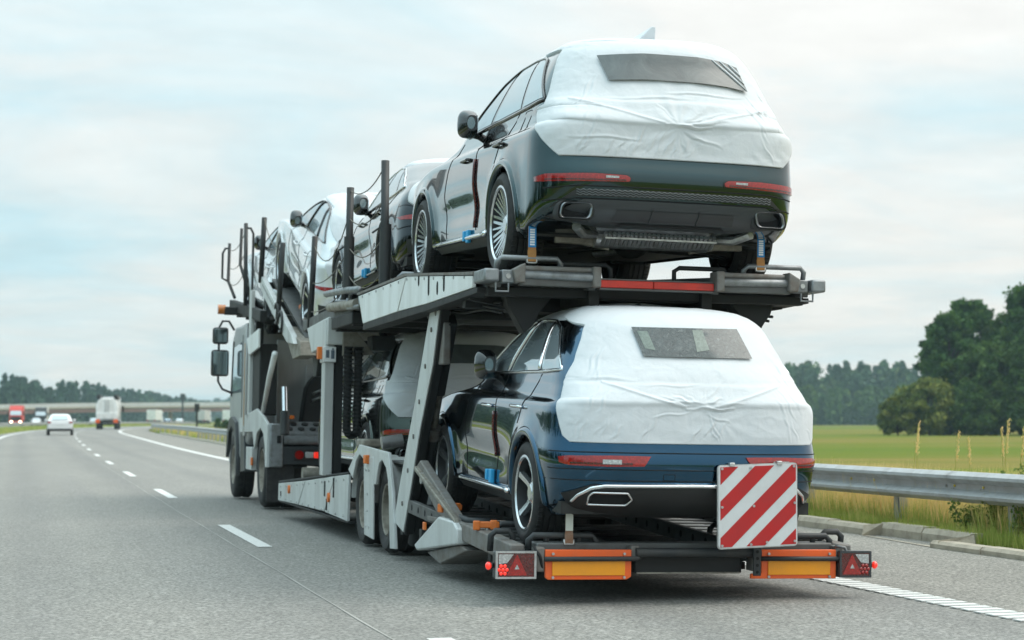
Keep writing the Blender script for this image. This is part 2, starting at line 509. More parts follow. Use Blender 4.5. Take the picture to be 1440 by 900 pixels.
def body_mesh(S, zs, ns=90):
    """painted shell with wheel openings"""
    mb = MB(); rows = [S.ring(z, ns=ns) for z in zs]; m = len(rows[0])
    V = [list(p) for r in rows for p in r]; Fc = []
    for p in V:                                    # snap vertices near the openings on to their edge
        for yw in (0, S.wb):
            r = math.hypot(p[1] - yw, p[2] - S.wheel)
            if abs(r - S.arch) < .024 and abs(p[0]) > .5:
                k = S.arch / r; p[1] = yw + (p[1] - yw) * k; p[2] = S.wheel + (p[2] - S.wheel) * k
    for i in range(len(rows) - 1):
        for k in range(m):
            l = (k + 1) % m; f = (i * m + k, i * m + l, (i + 1) * m + l, (i + 1) * m + k)
            c = [sum(V[q][t] for q in f) / 4 for t in range(3)]
            if abs(c[0]) > .5 and any(math.hypot(c[1] - yw, c[2] - S.wheel) < S.arch - .001 for yw in (0, S.wb)): continue
            Fc.append(f)
    h = m // 2; b = (len(rows) - 1) * m
    crown = []
    for k in range(1, h):                          # close the roof with a slightly crowned ladder
        a = V[b + k]; crown.append(len(V)); V.append([0, a[1], a[2] + .012])
    for k in range(0, h):
        q = m - k if k else 0; q2 = m - k - 1 if k + 1 < h else h
        a0 = b + k; a1 = b + k + 1; c0 = crown[k - 1] if k > 0 else b; c1 = crown[k] if k < h - 1 else b + h
        Fc.append(tuple(dict.fromkeys((a0, a1, c1, c0))))
        z0 = b + (m - k) % m; z1 = b + (m - k - 1)
        Fc.append(tuple(dict.fromkeys((c0, c1, z1, z0))))
    mb.v = V; mb.f = [f for f in Fc if len(f) >= 3]
    return mb

def side_patch(S, bot, top, d, sx, n=26, m=10):
    B = resample(bot, n); T = resample(top, n); rows = []
    for j in range(m + 1):
        r = []
        for (y0, z0), (y1, z1) in zip(B, T):
            y = y0 + (y1 - y0) * j / m; z = z0 + (z1 - z0) * j / m
            p = S.off((S.side(y, z), y, z), d); r.append((sx * p.x, p.y, p.z))
        rows.append(r)
    return MB((sx, 0, 0)).grid(rows)

def side_line(S, pl, d, sx, n=40):
    out = []
    for y, z in resample(pl, n):
        p = S.off((S.side(y, z), y, z), d); out.append((sx * p.x, p.y, p.z))
    return out

def rear_patch(S, bot, top, d, n=30, m=6, thick=0):
    def dense(pl): return resample(pl, n)
    B, T = dense(bot), dense(top); rows = []
    for j in range(m + 1):
        r = []
        for (x0, z0), (x1, z1) in zip(B, T):
            x = x0 + (x1 - x0) * j / m; z = z0 + (z1 - z0) * j / m
            r.append(tuple(S.off((x, S.rear(x, z), z), d)))
        rows.append(r)
    if thick:
        # close the edge inwards so the piece has depth
        def inn(p): return (p[0] * .99, p[1] + thick, p[2])
        rows = [[inn(p) for p in rows[0]]] + rows + [[inn(p) for p in rows[-1]]]
        rows = [[inn(r[0])] + r + [inn(r[-1])] for r in rows]
    return MB((0, -1, 0)).grid(rows)

def rear_line(S, pl, d, n=50):
    return [tuple(S.off((x, S.rear(x, z), z), d)) for x, z in resample(pl, n)]

def fbm(x, y, z, oct=4):
    from mathutils import noise
    return noise.fractal(Vector((x, y, z)), .9, 2.1, oct)

def make_wheel(name, r, w, parent, loc, sx, style, spokes):
    """wheel > tyre, rim, brake_disc; sx = side the face looks to"""
    root = empty(name, loc, parent=parent)
    rr = r - .100
    h = w / 2
    prof = [(rr - .012, h * .78), (rr + .004, h * .90), (rr + .03, h * 1.0), (r - .05, h * 1.02), (r - .018, h * .90), (r - .004, h * .74)]
    gro = []
    for g in (.50, .17):
        gro += [(r, h * (g + .05)), (r - .012, h * (g + .045)), (r - .012, h * (g - .045)), (r, h * (g - .05))]
    prof = prof + gro
    prof = prof + [(a, -b) for a, b in prof[::-1]]
    MB().lathe(prof, (0, 0, 0), 0, 56).build('tyre', 'rubber', root, True, angle=35)
    tb = MB()                                     # tread blocks
    for i in range(64):
        t = 2 * PI * i / 64
        for a0, a1 in ((.58, .80), (-.80, -.58)):
            M = Matrix.Rotation(t, 4, 'X')
            tb.box(h * a0, h * a1, -.006, .006, r - .014, r + .0015, M)
    struct(tb.build('tread_blocks', 'tread_rubber', root), 'stuff')
    rim = MB()
    rim.lathe([(rr + .004, h * .80), (rr + .006, h * .93), (rr - .010, h * .95), (rr - .018, h * .86)], (0, 0, 0), 0, 56)
    x0 = h * .80; dish = h * .48
    def spoke(a, wr0, wr1, tw=0.):
        M = Matrix.Rotation(a, 4, 'X')
        pts = [(.045, dish, wr0, 0), (.5 * rr, dish + .010, wr0 * .8, tw * .4), (rr - .018, x0 + .004, wr1, tw)]
        vs = []
        for q, x, ww, ty in pts:
            for dx, dw in ((0, -1), (0, 1), (-.035, 1.15), (-.035, -1.15)):
                vs.append(M @ Vector((x + dx, ty + dw * ww / 2, q)))
        fs = []
        for i in range(2):
            for k in range(4):
                fs.append((i * 4 + k, i * 4 + (k + 1) % 4, i * 4 + 4 + (k + 1) % 4, i * 4 + 4 + k))
        rim.add(vs, fs)
    for i in range(spokes):
        a = 2 * PI * i / spokes + .2
        if style == 'double':
            spoke(a - .14, .034, .046, -.035); spoke(a + .14, .034, .046, .035)
        elif style == 'y':
            spoke(a, .030, .018, -.062); spoke(a, .030, .018, .062); spoke(a, .024, .012, 0)
        else:
            spoke(a, .055, .07)
    rim.lathe([(.062, dish + .012), (.05, dish + .02), (.0, dish + .02)], (0, 0, 0), 0, 24)
    rim.lathe([(.075, dish - .04), (.075, dish + .004), (.058, dish + .012)], (0, 0, 0), 0, 24)
    rim.build('rim', 'alloy', root, True, angle=30)
    br = MB().lathe([(rr - .018, h * .86), (rr - .026, h * .5), (rr - .045, -h * .9)], (0, 0, 0), 0, 40)
    br.lathe([(.055, dish - .05), (.165, dish - .05), (.165, dish - .075), (.0, dish - .075)], (0, 0, 0), 0, 32)
    br.build('brake_disc', 'alloy_dark', root, True, angle=40)
    if sx < 0: root.scale = (-1, 1, 1)
    return root

def strokes_for(seed, zb):
    """single creases of a sheet pulled over a tailgate: (x0, z0, x1, z1, height, width)"""
    r = random.Random(seed); out = []
    for i in range(15):                              # short slanted pulls that run up from the hem
        x = r.uniform(-.86, .86); l = r.uniform(.10, .26); a = R(r.uniform(52, 72)) if x < .1 else R(r.uniform(108, 130))
        out.append((x, zb + .01, x + l * math.cos(a), zb + .01 + l * math.sin(a), r.uniform(.003, .006), r.uniform(.005, .008)))
    for i in range(9):                               # pulls towards the grip in the middle
        a = R(r.choice([1, -1]) * r.uniform(15, 80) + r.choice([0, 180])); l = r.uniform(.2, .48)
        out.append((.05 * math.cos(a), zb + .22 + .05 * math.sin(a), l * math.cos(a), zb + .22 + .5 * l * math.sin(a), r.uniform(.003, .007), r.uniform(.005, .009)))
    for i in range(10):                              # parallel drags beside the window
        z = zb + r.uniform(.30, .66); s_ = r.choice([1, 1, -1]); x = s_ * r.uniform(.50, .66); l = r.uniform(.14, .30)
        out.append((x, z, x + s_ * l * .55, z - l, r.uniform(.003, .006), r.uniform(.005, .008)))
    out.append((-.03, zb + .232, .25, zb + .226, .016, .008))
    for i in range(3):                               # long flat folds
        z = zb + r.uniform(.12, .55); x = r.uniform(-.8, .1); l = r.uniform(.3, .7)
        out.append((x, z, x + l, z + r.uniform(-.05, .05), r.uniform(.003, .006), r.uniform(.006, .010)))
    return out

def make_cover(S, parent, zb, bound, roof_z, seam=None, crease_z=(), center=(0, 1.0), seed=1., star=.0055, strokes=(), name='transport_cover', nz=150, nx=260, roof_end=None):
    """white sheet: rear shell (rows of the perimeter up to the edge bound(z)) and the roof"""
    mb = MB(); rows = []
    zs = [zb - .004] + list(np.linspace(zb, S.z1 - .03, nz))
    for i, z in enumerate(zs):
        zz = max(zb, z)
        h = S.half(zz, yend=bound(zz), nr=44, ns=24)
        h = [p for p in h]
        full = [(-x, y, q) for x, y, q in h[::-1]] + h[1:]
        full = resample(full, nx); r = []
        for p in full:
            N = S.normal(*p); x, y, q = p
            edge = min(1, (zz - zb) / .05)
            dx, dz = x - center[0], q - center[1]
            rad = math.hypot(dx, dz); an = math.atan2(dz, dx)
            d = .016
            d += edge * .006 * fbm(x * 2.2 + seed, q * 2.6, y * 2.2 + 3 * seed)
            d += edge * .0016 * fbm(x * 9 + seed, q * 4, y * 6)
            # tension folds that run out from the middle of the tailgate
            d += edge * star * math.sin(an * 11 + 2.5 * fbm(x * 2, q * 2, seed)) * math.exp(-(rad / .42) ** 2) * min(1, rad / .12)
            # upright folds along the lower hem
            d += .003 * math.exp(-(((q - zb) - .08) / .10) ** 2) * (math.sin(x * 21 + 5 * fbm(x * 1.5, seed, 0)) * max(0, fbm(x * 2.3, seed * 2, 1) + .25))
            # sharp crumples that cross the sheet at a slant
            rg = 1 - abs(fbm(x * 1.7 + q * 1.3, q * 3.4 - x * 1.1, seed * 3, 3)) * 3.2
            if rg > .55: d += edge * .0035 * (rg - .55) ** 1.5
            # drag lines on the quarter
            if abs(x) > .55: d += edge * .0025 * math.sin((q * 1.2 + abs(x) * 1.1) * 46) * max(0, fbm(q * 3, x * 2, seed) + .1)
            if seam:
                sx0, szl, szc = seam
                if abs(x) < sx0:
                    t = abs(x) / sx0
                    sz = szc + (szl - szc) * (t ** 1.15 if t > .14 else .0) if t > .14 else szc + .01
                    d += .0065 * math.exp(-((q - sz) / .008) ** 2)
            for cz, ca in crease_z:
                bul = max(0, ca) * 2.2 * ((q - zb) / (cz - zb) if q < cz else math.exp(-((q - cz) / .07) ** 2)) * min(1, max(0, (S.W(q) - abs(x)) / .18))
                d += bul + ca * (1 / (1 + math.exp(-(q - cz - .012 * fbm(x * 1.5, seed, 2)) / .006)) - .5) * math.exp(-((q - cz) / .12) ** 2) * min(1, max(0, (.85 - abs(x)) / .1))
            for ax_, az_, bx_, bz_, am, wd in strokes:
                ux, uz = bx_ - ax_, bz_ - az_; L2 = ux * ux + uz * uz
                t = ((x - ax_) * ux + (q - az_) * uz) / L2
                if 0 < t < 1:
                    pd = ((x - ax_) * uz - (q - az_) * ux) / math.sqrt(L2) + .006 * math.sin(t * 9 + ax_ * 20)
                    if abs(pd) < wd * 3: d += am * math.sin(PI * t) ** .7 * (math.exp(-(pd / wd) ** 2) - .5 * math.exp(-((pd - wd * 1.6) / wd) ** 2))
            d = max(d, .005)
            if i == 0: d = -.004
            r.append(tuple(Vector(p) + N * d))
        # turn the side hems inward
        r[0] = tuple(Vector(full[0]) - S.normal(*full[0]) * .003); r[-1] = tuple(Vector(full[-1]) - S.normal(*full[-1]) * .003)
        rows.append(r)
    mb.grid(rows)
    # roof
    zr = list(np.linspace(roof_z, S.z1, 14)); ring_rows = []
    for z in zr:
        ring = S.ring(z, nr=26, ns=60)
        out = []
        for p in ring:
            x, y, q = p
            d = .009 + .007 * fbm(x * 2.5, y * 2.5, seed) + .003 * fbm(x * 9, y * 6, seed)
            if z == zr[0]: d = -.004
            out.append(tuple(S.off(p, d)))
        ring_rows.append(out + [out[0]])
    mb.grid(ring_rows)
    top = ring_rows[-1][:-1]; m = len(top); h = m // 2
    lad = []
    for k in range(1, h):
        a = Vector(top[k]); b = Vector(top[m - k]); row = []
        for t in range(9):
            p = a.lerp(b, t / 8); f = 1 - (2 * t / 8 - 1) ** 2
            row.append((p.x, p.y, p.z + f * (.016 + .004 * fbm(p.x * 3, p.y * 3, seed))))
        lad.append(row)
    mb.grid(lad)
    return mb.build(name, 'cover_fabric', parent, True)

def make_car(name, S, root_loc, rot, paintm, label, cfg, group='covered cars carried by the transporter'):
    root = empty(name, root_loc, rot)
    tag(root, label, 'car', group)
    zs = list(np.linspace(S.z0, 1.0, 36)) + list(np.linspace(1.02, 1.12, 6)) + list(np.linspace(1.15, S.z1 - .05, 14)) + list(np.linspace(S.z1 - .04, S.z1, 5))
    if S.z1 < 1.5:
        zs = list(np.linspace(S.z0, .86, 32)) + list(np.linspace(.88, 1.0, 6)) + list(np.linspace(1.03, S.z1 - .05, 12)) + list(np.linspace(S.z1 - .04, S.z1, 5))
    body_mesh(S, zs).build('body', paintm, root, True, angle=50)
    W0 = S.W(.5)
    # underside
    ub = MB(); ub.box(-W0 + .06, W0 - .06, S.yr(.3) + .05, S.wb + .7, S.z0 + .02, S.z0 + .10)
    ub.build('floor_pan', 'underbody', root)
    if cfg.get('under'):
        mf = MB(); mf.cyl((-.42, -.50, .29), (.42, -.50, .29), .085, n=18); mf.tube([(-.42, -.55, .30), (-.56, -.70, .29), (-.64, -.82, .33)], .033); mf.tube([(.42, -.55, .30), (.56, -.70, .29), (.64, -.82, .33)], .033)
        mf.tube([(.15, -.5, .30), (.2, .3, .27), (.1, 1.2, .26)], .035)
        mf.build('exhaust_silencer', 'steel_bright', root, True, angle=40)
        hs = MB()
        for i in range(26): hs.cyl((-.40 + i * .032, -.74, .30), (-.40 + i * .032 + .012, -.62, .228), .015, n=6)
        hs.box(-.40, .42, -.73, -.64, .262, .275, None)
        hs.build('heat_shield', 'steel_bright', root)
        ax = MB(); ax.beam((-.8, -.02, .30), (.8, -.02, .30), .10, .07); ax.sphere((0, -.05, .31), .15, 14, 9); ax.cyl((0, 0, .31), (0, 1.6, .30), .04)
        for sx in (-1, 1):
            ax.beam((sx * .25, -.30, .24), (sx * .78, -.06, .22), .09, .03); ax.beam((sx * .22, .22, .25), (sx * .78, .05, .22), .06, .04)
            ax.cyl((sx * .62, -.08, .22), (sx * .6, -.02, .5), .035, n=10)
        ax.build('rear_axle', 'underbody', root)
        for sx in (-1, 1):
            MB().prism([(sx * .30, .275), (sx * .70, .30), (sx * .70, .23), (sx * .50, .225), (sx * .30, .19)], 1, -.50, -.46).build('suspension_arm', 'cast_metal', root, bevel=.008)
    # arches and wheels
    for sx in (-1, 1):
        for yw in (0, S.wb):
            rows = []
            a0, a1 = -.42, PI + .42
            for i in range(49):
                t = a0 + (a1 - a0) * i / 48; row = []
                for rad, d in ((S.arch - .012, -.05), (S.arch - .012, .004), (S.arch + .004, .014), (S.arch + .034, .014), (S.arch + .050, .003), (S.arch + .054, -.006)):
                    y = yw + rad * math.cos(t); z = max(S.z0, S.wheel + rad * math.sin(t))
                    x = S.side(y, max(z, S.z0)) + d
                    row.append((sx * x, y, z))
                rows.append(row)
            MB((sx, 0, 0)).grid(rows).build('wheel_arch', cfg.get('arch_mat', paintm), root, True)
            liner = []
            for i in range(25):
                t = -.3 + (PI + .6) * i / 24
                y = yw + (S.arch + .01) * math.cos(t); z = S.wheel + (S.arch + .01) * math.sin(t)
                liner.append([(sx * (W0 - .02), y, z), (sx * (W0 - .36), y, z)])
            mb = MB().grid(liner); mb.add([p[1] for p in liner], [tuple(range(25))])
            mb.build('wheel_arch_liner', 'dark_void', root)
            make_wheel('wheel', S.wheel, cfg.get('tyre_w', .255), root, (sx * (W0 - cfg.get('inset', .125)), yw, S.wheel), sx, cfg['rim'], cfg['spokes'])
    # glasshouse
    g = cfg['glass']
    for sx in (-1, 1):
        side_patch(S, g['bot'], g['top'], .003, sx, 44, 10).build('window_surround', 'gloss_black', root, True)
        loop = side_line(S, list(g['bot']) + list(g['top'])[::-1] + [g['bot'][0]], .007, sx, 120)
        MB().tube(loop[:-1], .010, 6, closed=True).build('window_trim', cfg.get('trim', 'gloss_black'), root, True)
        for bt, tp in g['panes']:
            side_patch(S, bt, tp, .006, sx, 22, 8).build('side_window', 'glass_dark', root, True)
        for pl in cfg.get('pillars', ()):
            MB().tube(side_line(S, pl, .008, sx, 10), .016, 6).build('pillar_trim', cfg.get('pillar_mat', 'gloss_black'), root, True)
        # mirror
        my, mz = cfg['mirror']; mx = S.side(my, mz)
        rows = []
        for j in range(9):
            v = -1 + 2 * j / 8
            rows.append([(sx * (mx + .115 + .078 * math.copysign(abs(math.cos(t)) ** .65, math.cos(t)) * math.sqrt(max(0, 1 - .7 * v * v)) + .01 * v), my + .07 * v * abs(v) + .055 * v, mz + .055 + .112 * math.copysign(abs(math.sin(t)) ** .65, math.sin(t)) * math.sqrt(max(0.02, 1 - .7 * v * v))) for t in np.linspace(0, 2 * PI, 21)])
        mm = MB().grid(rows); mm.add(rows[0][:-1], [tuple(range(20))]); mm.add(rows[-1][:-1], [tuple(range(20))])
        mm.tube([(sx * (mx - .01), my + .05, mz - .03), (sx * (mx + .10), my + .03, mz - .01)], .03, 8)
        mir = mm.build('mirror', 'gloss_black', root, True, angle=50)
        a, b = rows[0][0], rows[0][10]
        gl = [(sx * (mx + .115 + .032 * math.cos(t)), my - .129, mz + .055 + .048 * math.sin(t)) for t in np.linspace(0, 2 * PI, 21)][:-1]
        MB().add(gl, [tuple(range(20))]).build('mirror_glass', 'mirror_glass', mir)
        # handles
        for hy, hz in cfg['handles']:
            p = side_line(S, [(hy - .11, hz), (hy + .11, hz)], .028, sx, 9)
            q = [side_line(S, [(hy - .12, hz), (hy + .12, hz)], -.005, sx, 2)[0]] + p + [side_line(S, [(hy - .12, hz), (hy + .12, hz)], -.005, sx, 2)[1]]
            MB().tube(q, .013, 7).build('door_handle', cfg.get('handle_mat', paintm), root, True)
        # door shut lines
        for pl in cfg['seams']:
            MB().tube(side_line(S, pl, .0005, sx, 26), .0035, 5).build('door_gap', 'dark_void', root)
        # sill strip
        if cfg.get('sill'):
            sm = cfg['sill']
            side_patch(S, [(.50, S.z0 + .005), (S.wb - .50, S.z0 + .005)], [(.47, S.z0 + .09), (S.wb - .47, S.z0 + .09)], .012, sx, 20, 3).build('sill_panel', 'plastic_black', root, True)
            L = side_line(S, [(.46, S.z0 + .085), (S.wb - .50, S.z0 + .075)], .018, sx, 16)
            MB().tube(L, .022 if sm == 'chrome' else .012, 8).build('sill_strip', sm, root, True)
        for y, z in cfg.get('tape', ()):
            p = side_line(S, [(y - .05, z), (y + .05, z)], .012, sx, 2)
            if sx < 0:
                t = MB().box(p[0][0] - .02, p[0][0] + .01, y - .09, y - .01, z - .05, z + .05); t.box(p[0][0] - .03, p[0][0] + .01, y + .005, y + .06, z - .035, z + .045)
                t.build('protective_tape', 'tape_blue', root, bevel=.006)
        for y0, z0_, z1_ in cfg.get('edge_guard', ()):
            L = side_line(S, [(y0, z0_), (y0 - .015, z1_)], .010, sx, 12)
            MB().tube(L, .012, 6).build('door_edge_guard', 'lens_dark_red', root, True)
        for y, z in cfg.get('fuel', ()):
            c = [(y - .085, z - .075), (y + .085, z - .075), (y + .085, z + .075), (y - .085, z + .075), (y - .085, z - .075)]
            MB().tube(side_line(S, c, .0005, sx, 36), .003, 4).build('fuel_flap_gap', 'dark_void', root)
    cfg['back'](root, S, paintm)
    return root

def plane_rr(w, h, r, n=6):
    """rounded rectangle outline (x,z)"""
    out = []
    for cx, cz, a in ((w / 2 - r, h / 2 - r, 0), (-w / 2 + r, h / 2 - r, 90), (-w / 2 + r, -h / 2 + r, 180), (w / 2 - r, -h / 2 + r, 270)):
        for i in range(n + 1):
            t = R(a + 90 * i / n); out.append((cx + r * math.cos(t), cz + r * math.sin(t)))
    return out

# --- big SUV (upper rear, lower front)
def big_shape():
    return Shape(2.86,
        rear=[(.25, -.42), (.31, -.62), (.37, -.93), (.50, -1.06), (.66, -1.075), (.80, -1.04), (.98, -1.02), (1.08, -1.01), (1.18, -.985), (1.30, -.925), (1.45, -.85), (1.58, -.79), (1.66, -.70), (1.70, -.42), (1.725, .05), (1.735, .45)],
        front=[(.25, 3.62), (.40, 3.80), (.7, 3.84), (.88, 3.74), (.97, 3.30), (1.03, 2.75), (1.09, 2.32), (1.2, 2.10), (1.4, 1.74), (1.55, 1.45), (1.66, 1.15), (1.71, .95), (1.735, .65)],
        width=[(.25, .90), (.33, .945), (.50, .965), (.72, .975), (.90, .968), (.97, .962), (1.005, .950), (1.03, .918), (1.07, .902), (1.12, .882), (1.25, .845), (1.40, .785), (1.52, .725), (1.62, .65), (1.68, .55), (1.72, .40), (1.735, .26)],
        arch=.425, wheel=.375, n=3.4)

def mid_shape():
    return Shape(2.68,
        rear=[(.25, -.62), (.36, -.80), (.46, -.87), (.60, -.885), (.74, -.86), (.95, -.83), (1.05, -.81), (1.14, -.78), (1.28, -.70), (1.42, -.61), (1.53, -.53), (1.60, -.40), (1.635, -.12), (1.655, .25), (1.665, .5)],
        front=[(.25, 3.38), (.40, 3.54), (.7, 3.56), (.84, 3.48), (.94, 3.05), (1.0, 2.55), (1.06, 2.14), (1.2, 1.90), (1.38, 1.58), (1.50, 1.36), (1.60, 1.10), (1.64, .92), (1.665, .65)],
        width=[(.25, .86), (.33, .905), (.50, .925), (.72, .935), (.88, .930), (.945, .926), (.985, .914), (1.01, .884), (1.05, .868), (1.12, .843), (1.25, .805), (1.38, .750), (1.48, .70), (1.56, .62), (1.62, .50), (1.65, .36), (1.665, .24)],
        arch=.405, wheel=.355, n=3.4)

def coupe_shape():
    q = lambda l: [(z * 1.07, v) for z, v in l]
    return Shape(2.80,
        rear=q([(.22, -.70), (.34, -.92), (.50, -.99), (.66, -.98), (.80, -.95), (.90, -.90), (.98, -.76), (1.05, -.55), (1.15, -.25), (1.25, .05), (1.33, .35), (1.38, .65), (1.405, .95)]),
        front=q([(.22, 3.62), (.40, 3.76), (.6, 3.76), (.74, 3.62), (.83, 3.15), (.89, 2.6), (.94, 2.25), (1.05, 1.98), (1.18, 1.68), (1.28, 1.48), (1.35, 1.32), (1.39, 1.22), (1.405, 1.12)]),
        width=q([(.22, .88), (.32, .92), (.50, .94), (.68, .945), (.80, .925), (.88, .885), (.95, .835), (1.08, .775), (1.2, .71), (1.28, .64), (1.34, .55), (1.385, .40), (1.405, .25)]),
        arch=.395, wheel=.355)

def big_back(root, S, pm):
    def bound(z):
        return float(np.interp(z, [.75, .80, .95, 1.10, 1.155, 1.17, 1.30, 1.50, 1.60, 1.64, 1.72], [-.99, -.93, -.80, -.60, -.55, -.66, -.60, -.47, -.40, .2, .4]))
    zs = .80
    make_cover(S, root, zs, bound, 1.635, seam=(.72, 1.20, 1.03), crease_z=((1.035, .014), (1.20, -.008)), center=(.0, 1.02), seed=2.3, star=.003, strokes=strokes_for(4, .80))
    # rear window in the sheet (see-through film)
    wf = rear_patch(S, [(-.45, 1.33), (-.2, 1.345), (.2, 1.345), (.40, 1.335), (.56, 1.315)], [(-.50, 1.515), (-.2, 1.54), (.2, 1.54), (.38, 1.525), (.50, 1.495)], .034, 40, 10)
    wf.build('rear_window_film', 'window_film', root, True)
    fo = MB()
    for i, (a, b) in enumerate((((.36, 1.525), (.54, 1.37)), ((.30, 1.53), (.55, 1.325)), ((.43, 1.51), (.52, 1.43)))):
        fo.tube(rear_line(S, [a, b], .037, 12), [.002, .005, .006, .007, .008, .008, .008, .008, .007, .006, .004, .002], 6)
    fo.build('window_fold', 'cover_fabric', root, True)
    # aerial under the sheet
    fin = MB(); fin.add([(-.11, -.30, 1.70), (.055, -.30, 1.70), (.05, .10, 1.745), (-.09, .10, 1.745), (.015, -.34, 1.838), (.05, -.34, 1.835), (-.04, -.15, 1.79)], [(0, 1, 5, 4), (1, 2, 6, 5), (2, 3, 6), (3, 0, 4, 6), (4, 5, 6)])
    fin.build('roof_aerial', 'cover_fabric', root, True, angle=35, bevel=.01)
    # exposed pillar behind the side glass
    for sx in (-1, 1):
        side_patch(S, [(-.93, 1.19), (-.70, 1.22)], [(-.56, 1.575), (-.52, 1.60)], .005, sx, 8, 10).build('pillar_cap', 'gloss_black' if pm != 'paint_slate' else 'plastic_grey', root, True)
    # lower lamps
    for sx in (-1, 1):
        a = [(sx * .34, .655), (sx * .345, .634), (sx * .60, .628), (sx * .90, .622), (sx * .938, .624)]
        b = [(sx * .34, .658), (sx * .36, .675), (sx * .60, .681), (sx * .89, .674), (sx * .94, .656)]
        l = rear_patch(S, a, b, .010, 34, 6, .02).build('rear_lamp', 'lens_red', root, True, angle=50)
        rear_patch(S, [(sx * .37, .639), (sx * .89, .632)], [(sx * .37, .648), (sx * .89, .641)], .0135, 24, 2).build('lamp_band', 'lens_dark_red', l, True)
        rear_patch(S, [(sx * .42, .655), (sx * .51, .654)], [(sx * .42, .668), (sx * .51, .669)], .014, 8, 2).build('lamp_reverse', 'lens_clear', l, True)
        rear_patch(S, [(sx * .33, .648), (sx * .335, .626), (sx * .60, .620), (sx * .93, .614)], [(sx * .33, .662), (sx * .35, .681), (sx * .60, .688), (sx * .91, .673)], .004, 30, 4).build('lamp_bezel', 'gloss_black', root, True)
    # textured strip
    st = rear_patch(S, [(-.86, .44), (-.72, .525), (0, .530), (.72, .525), (.86, .44)], [(-.84, .47), (-.70, .573), (0, .580), (.70, .573), (.84, .47)], .006, 60, 3).build('mesh_strip', 'plastic_black', root, True)
    zz = MB()
    for k in (0, 1, 2):
        pts = [(-.70 + i * .01, .536 + k * .016 + (.006 if i % 4 < 2 else -.002)) for i in range(141)]
        zz.tube(rear_line(S, pts, .010, 200), .0035, 4)
    struct(zz.build('mesh_pattern', 'mesh_grey', st), 'stuff')
    for d, z in ((.003, .596), (.003, .512)):
        MB().tube(rear_line(S, [(-.90, z - .02), (-.7, z), (.7, z), (.90, z - .02)], d, 80), .005, 5).build('bumper_groove', 'dark_void', root)
    # lower valance and its recesses
    va = rear_patch(S, [(-.80, .385), (-.5, .352), (.5, .352), (.80, .385)], [(-.86, .40), (-.66, .508), (.66, .508), (.86, .40)], .022, 60, 8, .06)
    va.build('lower_valance', 'plastic_grey', root, True, angle=50)
    rear_patch(S, [(-.44, .39), (.44, .39)], [(-.42, .455), (.42, .455)], .026, 30, 4).build('valance_recess', 'plastic_black', root, True)
    rear_patch(S, [(-.40, .366), (.40, .366)], [(-.36, .378), (.36, .378)], .027, 30, 2).build('valance_slot', 'dark_void', root, True)
    for x in (-.17, .17):
        MB().tube(rear_line(S, [(x, .392), (x, .465)], .028, 8), .007, 5).build('valance_fin', 'plastic_black', root, True)
    for sx in (-1, 1):
        c = Vector((sx * .70, S.rear(.70, .42) - .075, .425))
        ol = plane_rr(.215, .108, .034)
        def P(k, dy, dz=0): return [(c.x + x * k - sx * z * .18, c.y + dy + abs(x + sx * .1) * .12 * (1 if x * sx > 0 else 0), c.z + z * k + dz) for x, z in ol]
        rows = [P(1.25, .09), P(1.18, -.004), P(1.02, .012)]
        t = MB().grid([r + [r[0]] for r in rows]).build('exhaust_surround', 'plastic_black', root, True)
        rows = [P(1.03, .03), P(1.03, -.012), P(.97, -.018), P(.90, -.014), P(.83, .0), P(.80, .05)]
        t = MB().grid([r + [r[0]] for r in rows]).build('exhaust_tip', 'tip_metal', root, True, angle=40)
        r = P(.81, .035); MB().add(r, [tuple(range(len(r)))]).build('exhaust_bore', 'dark_void', t)

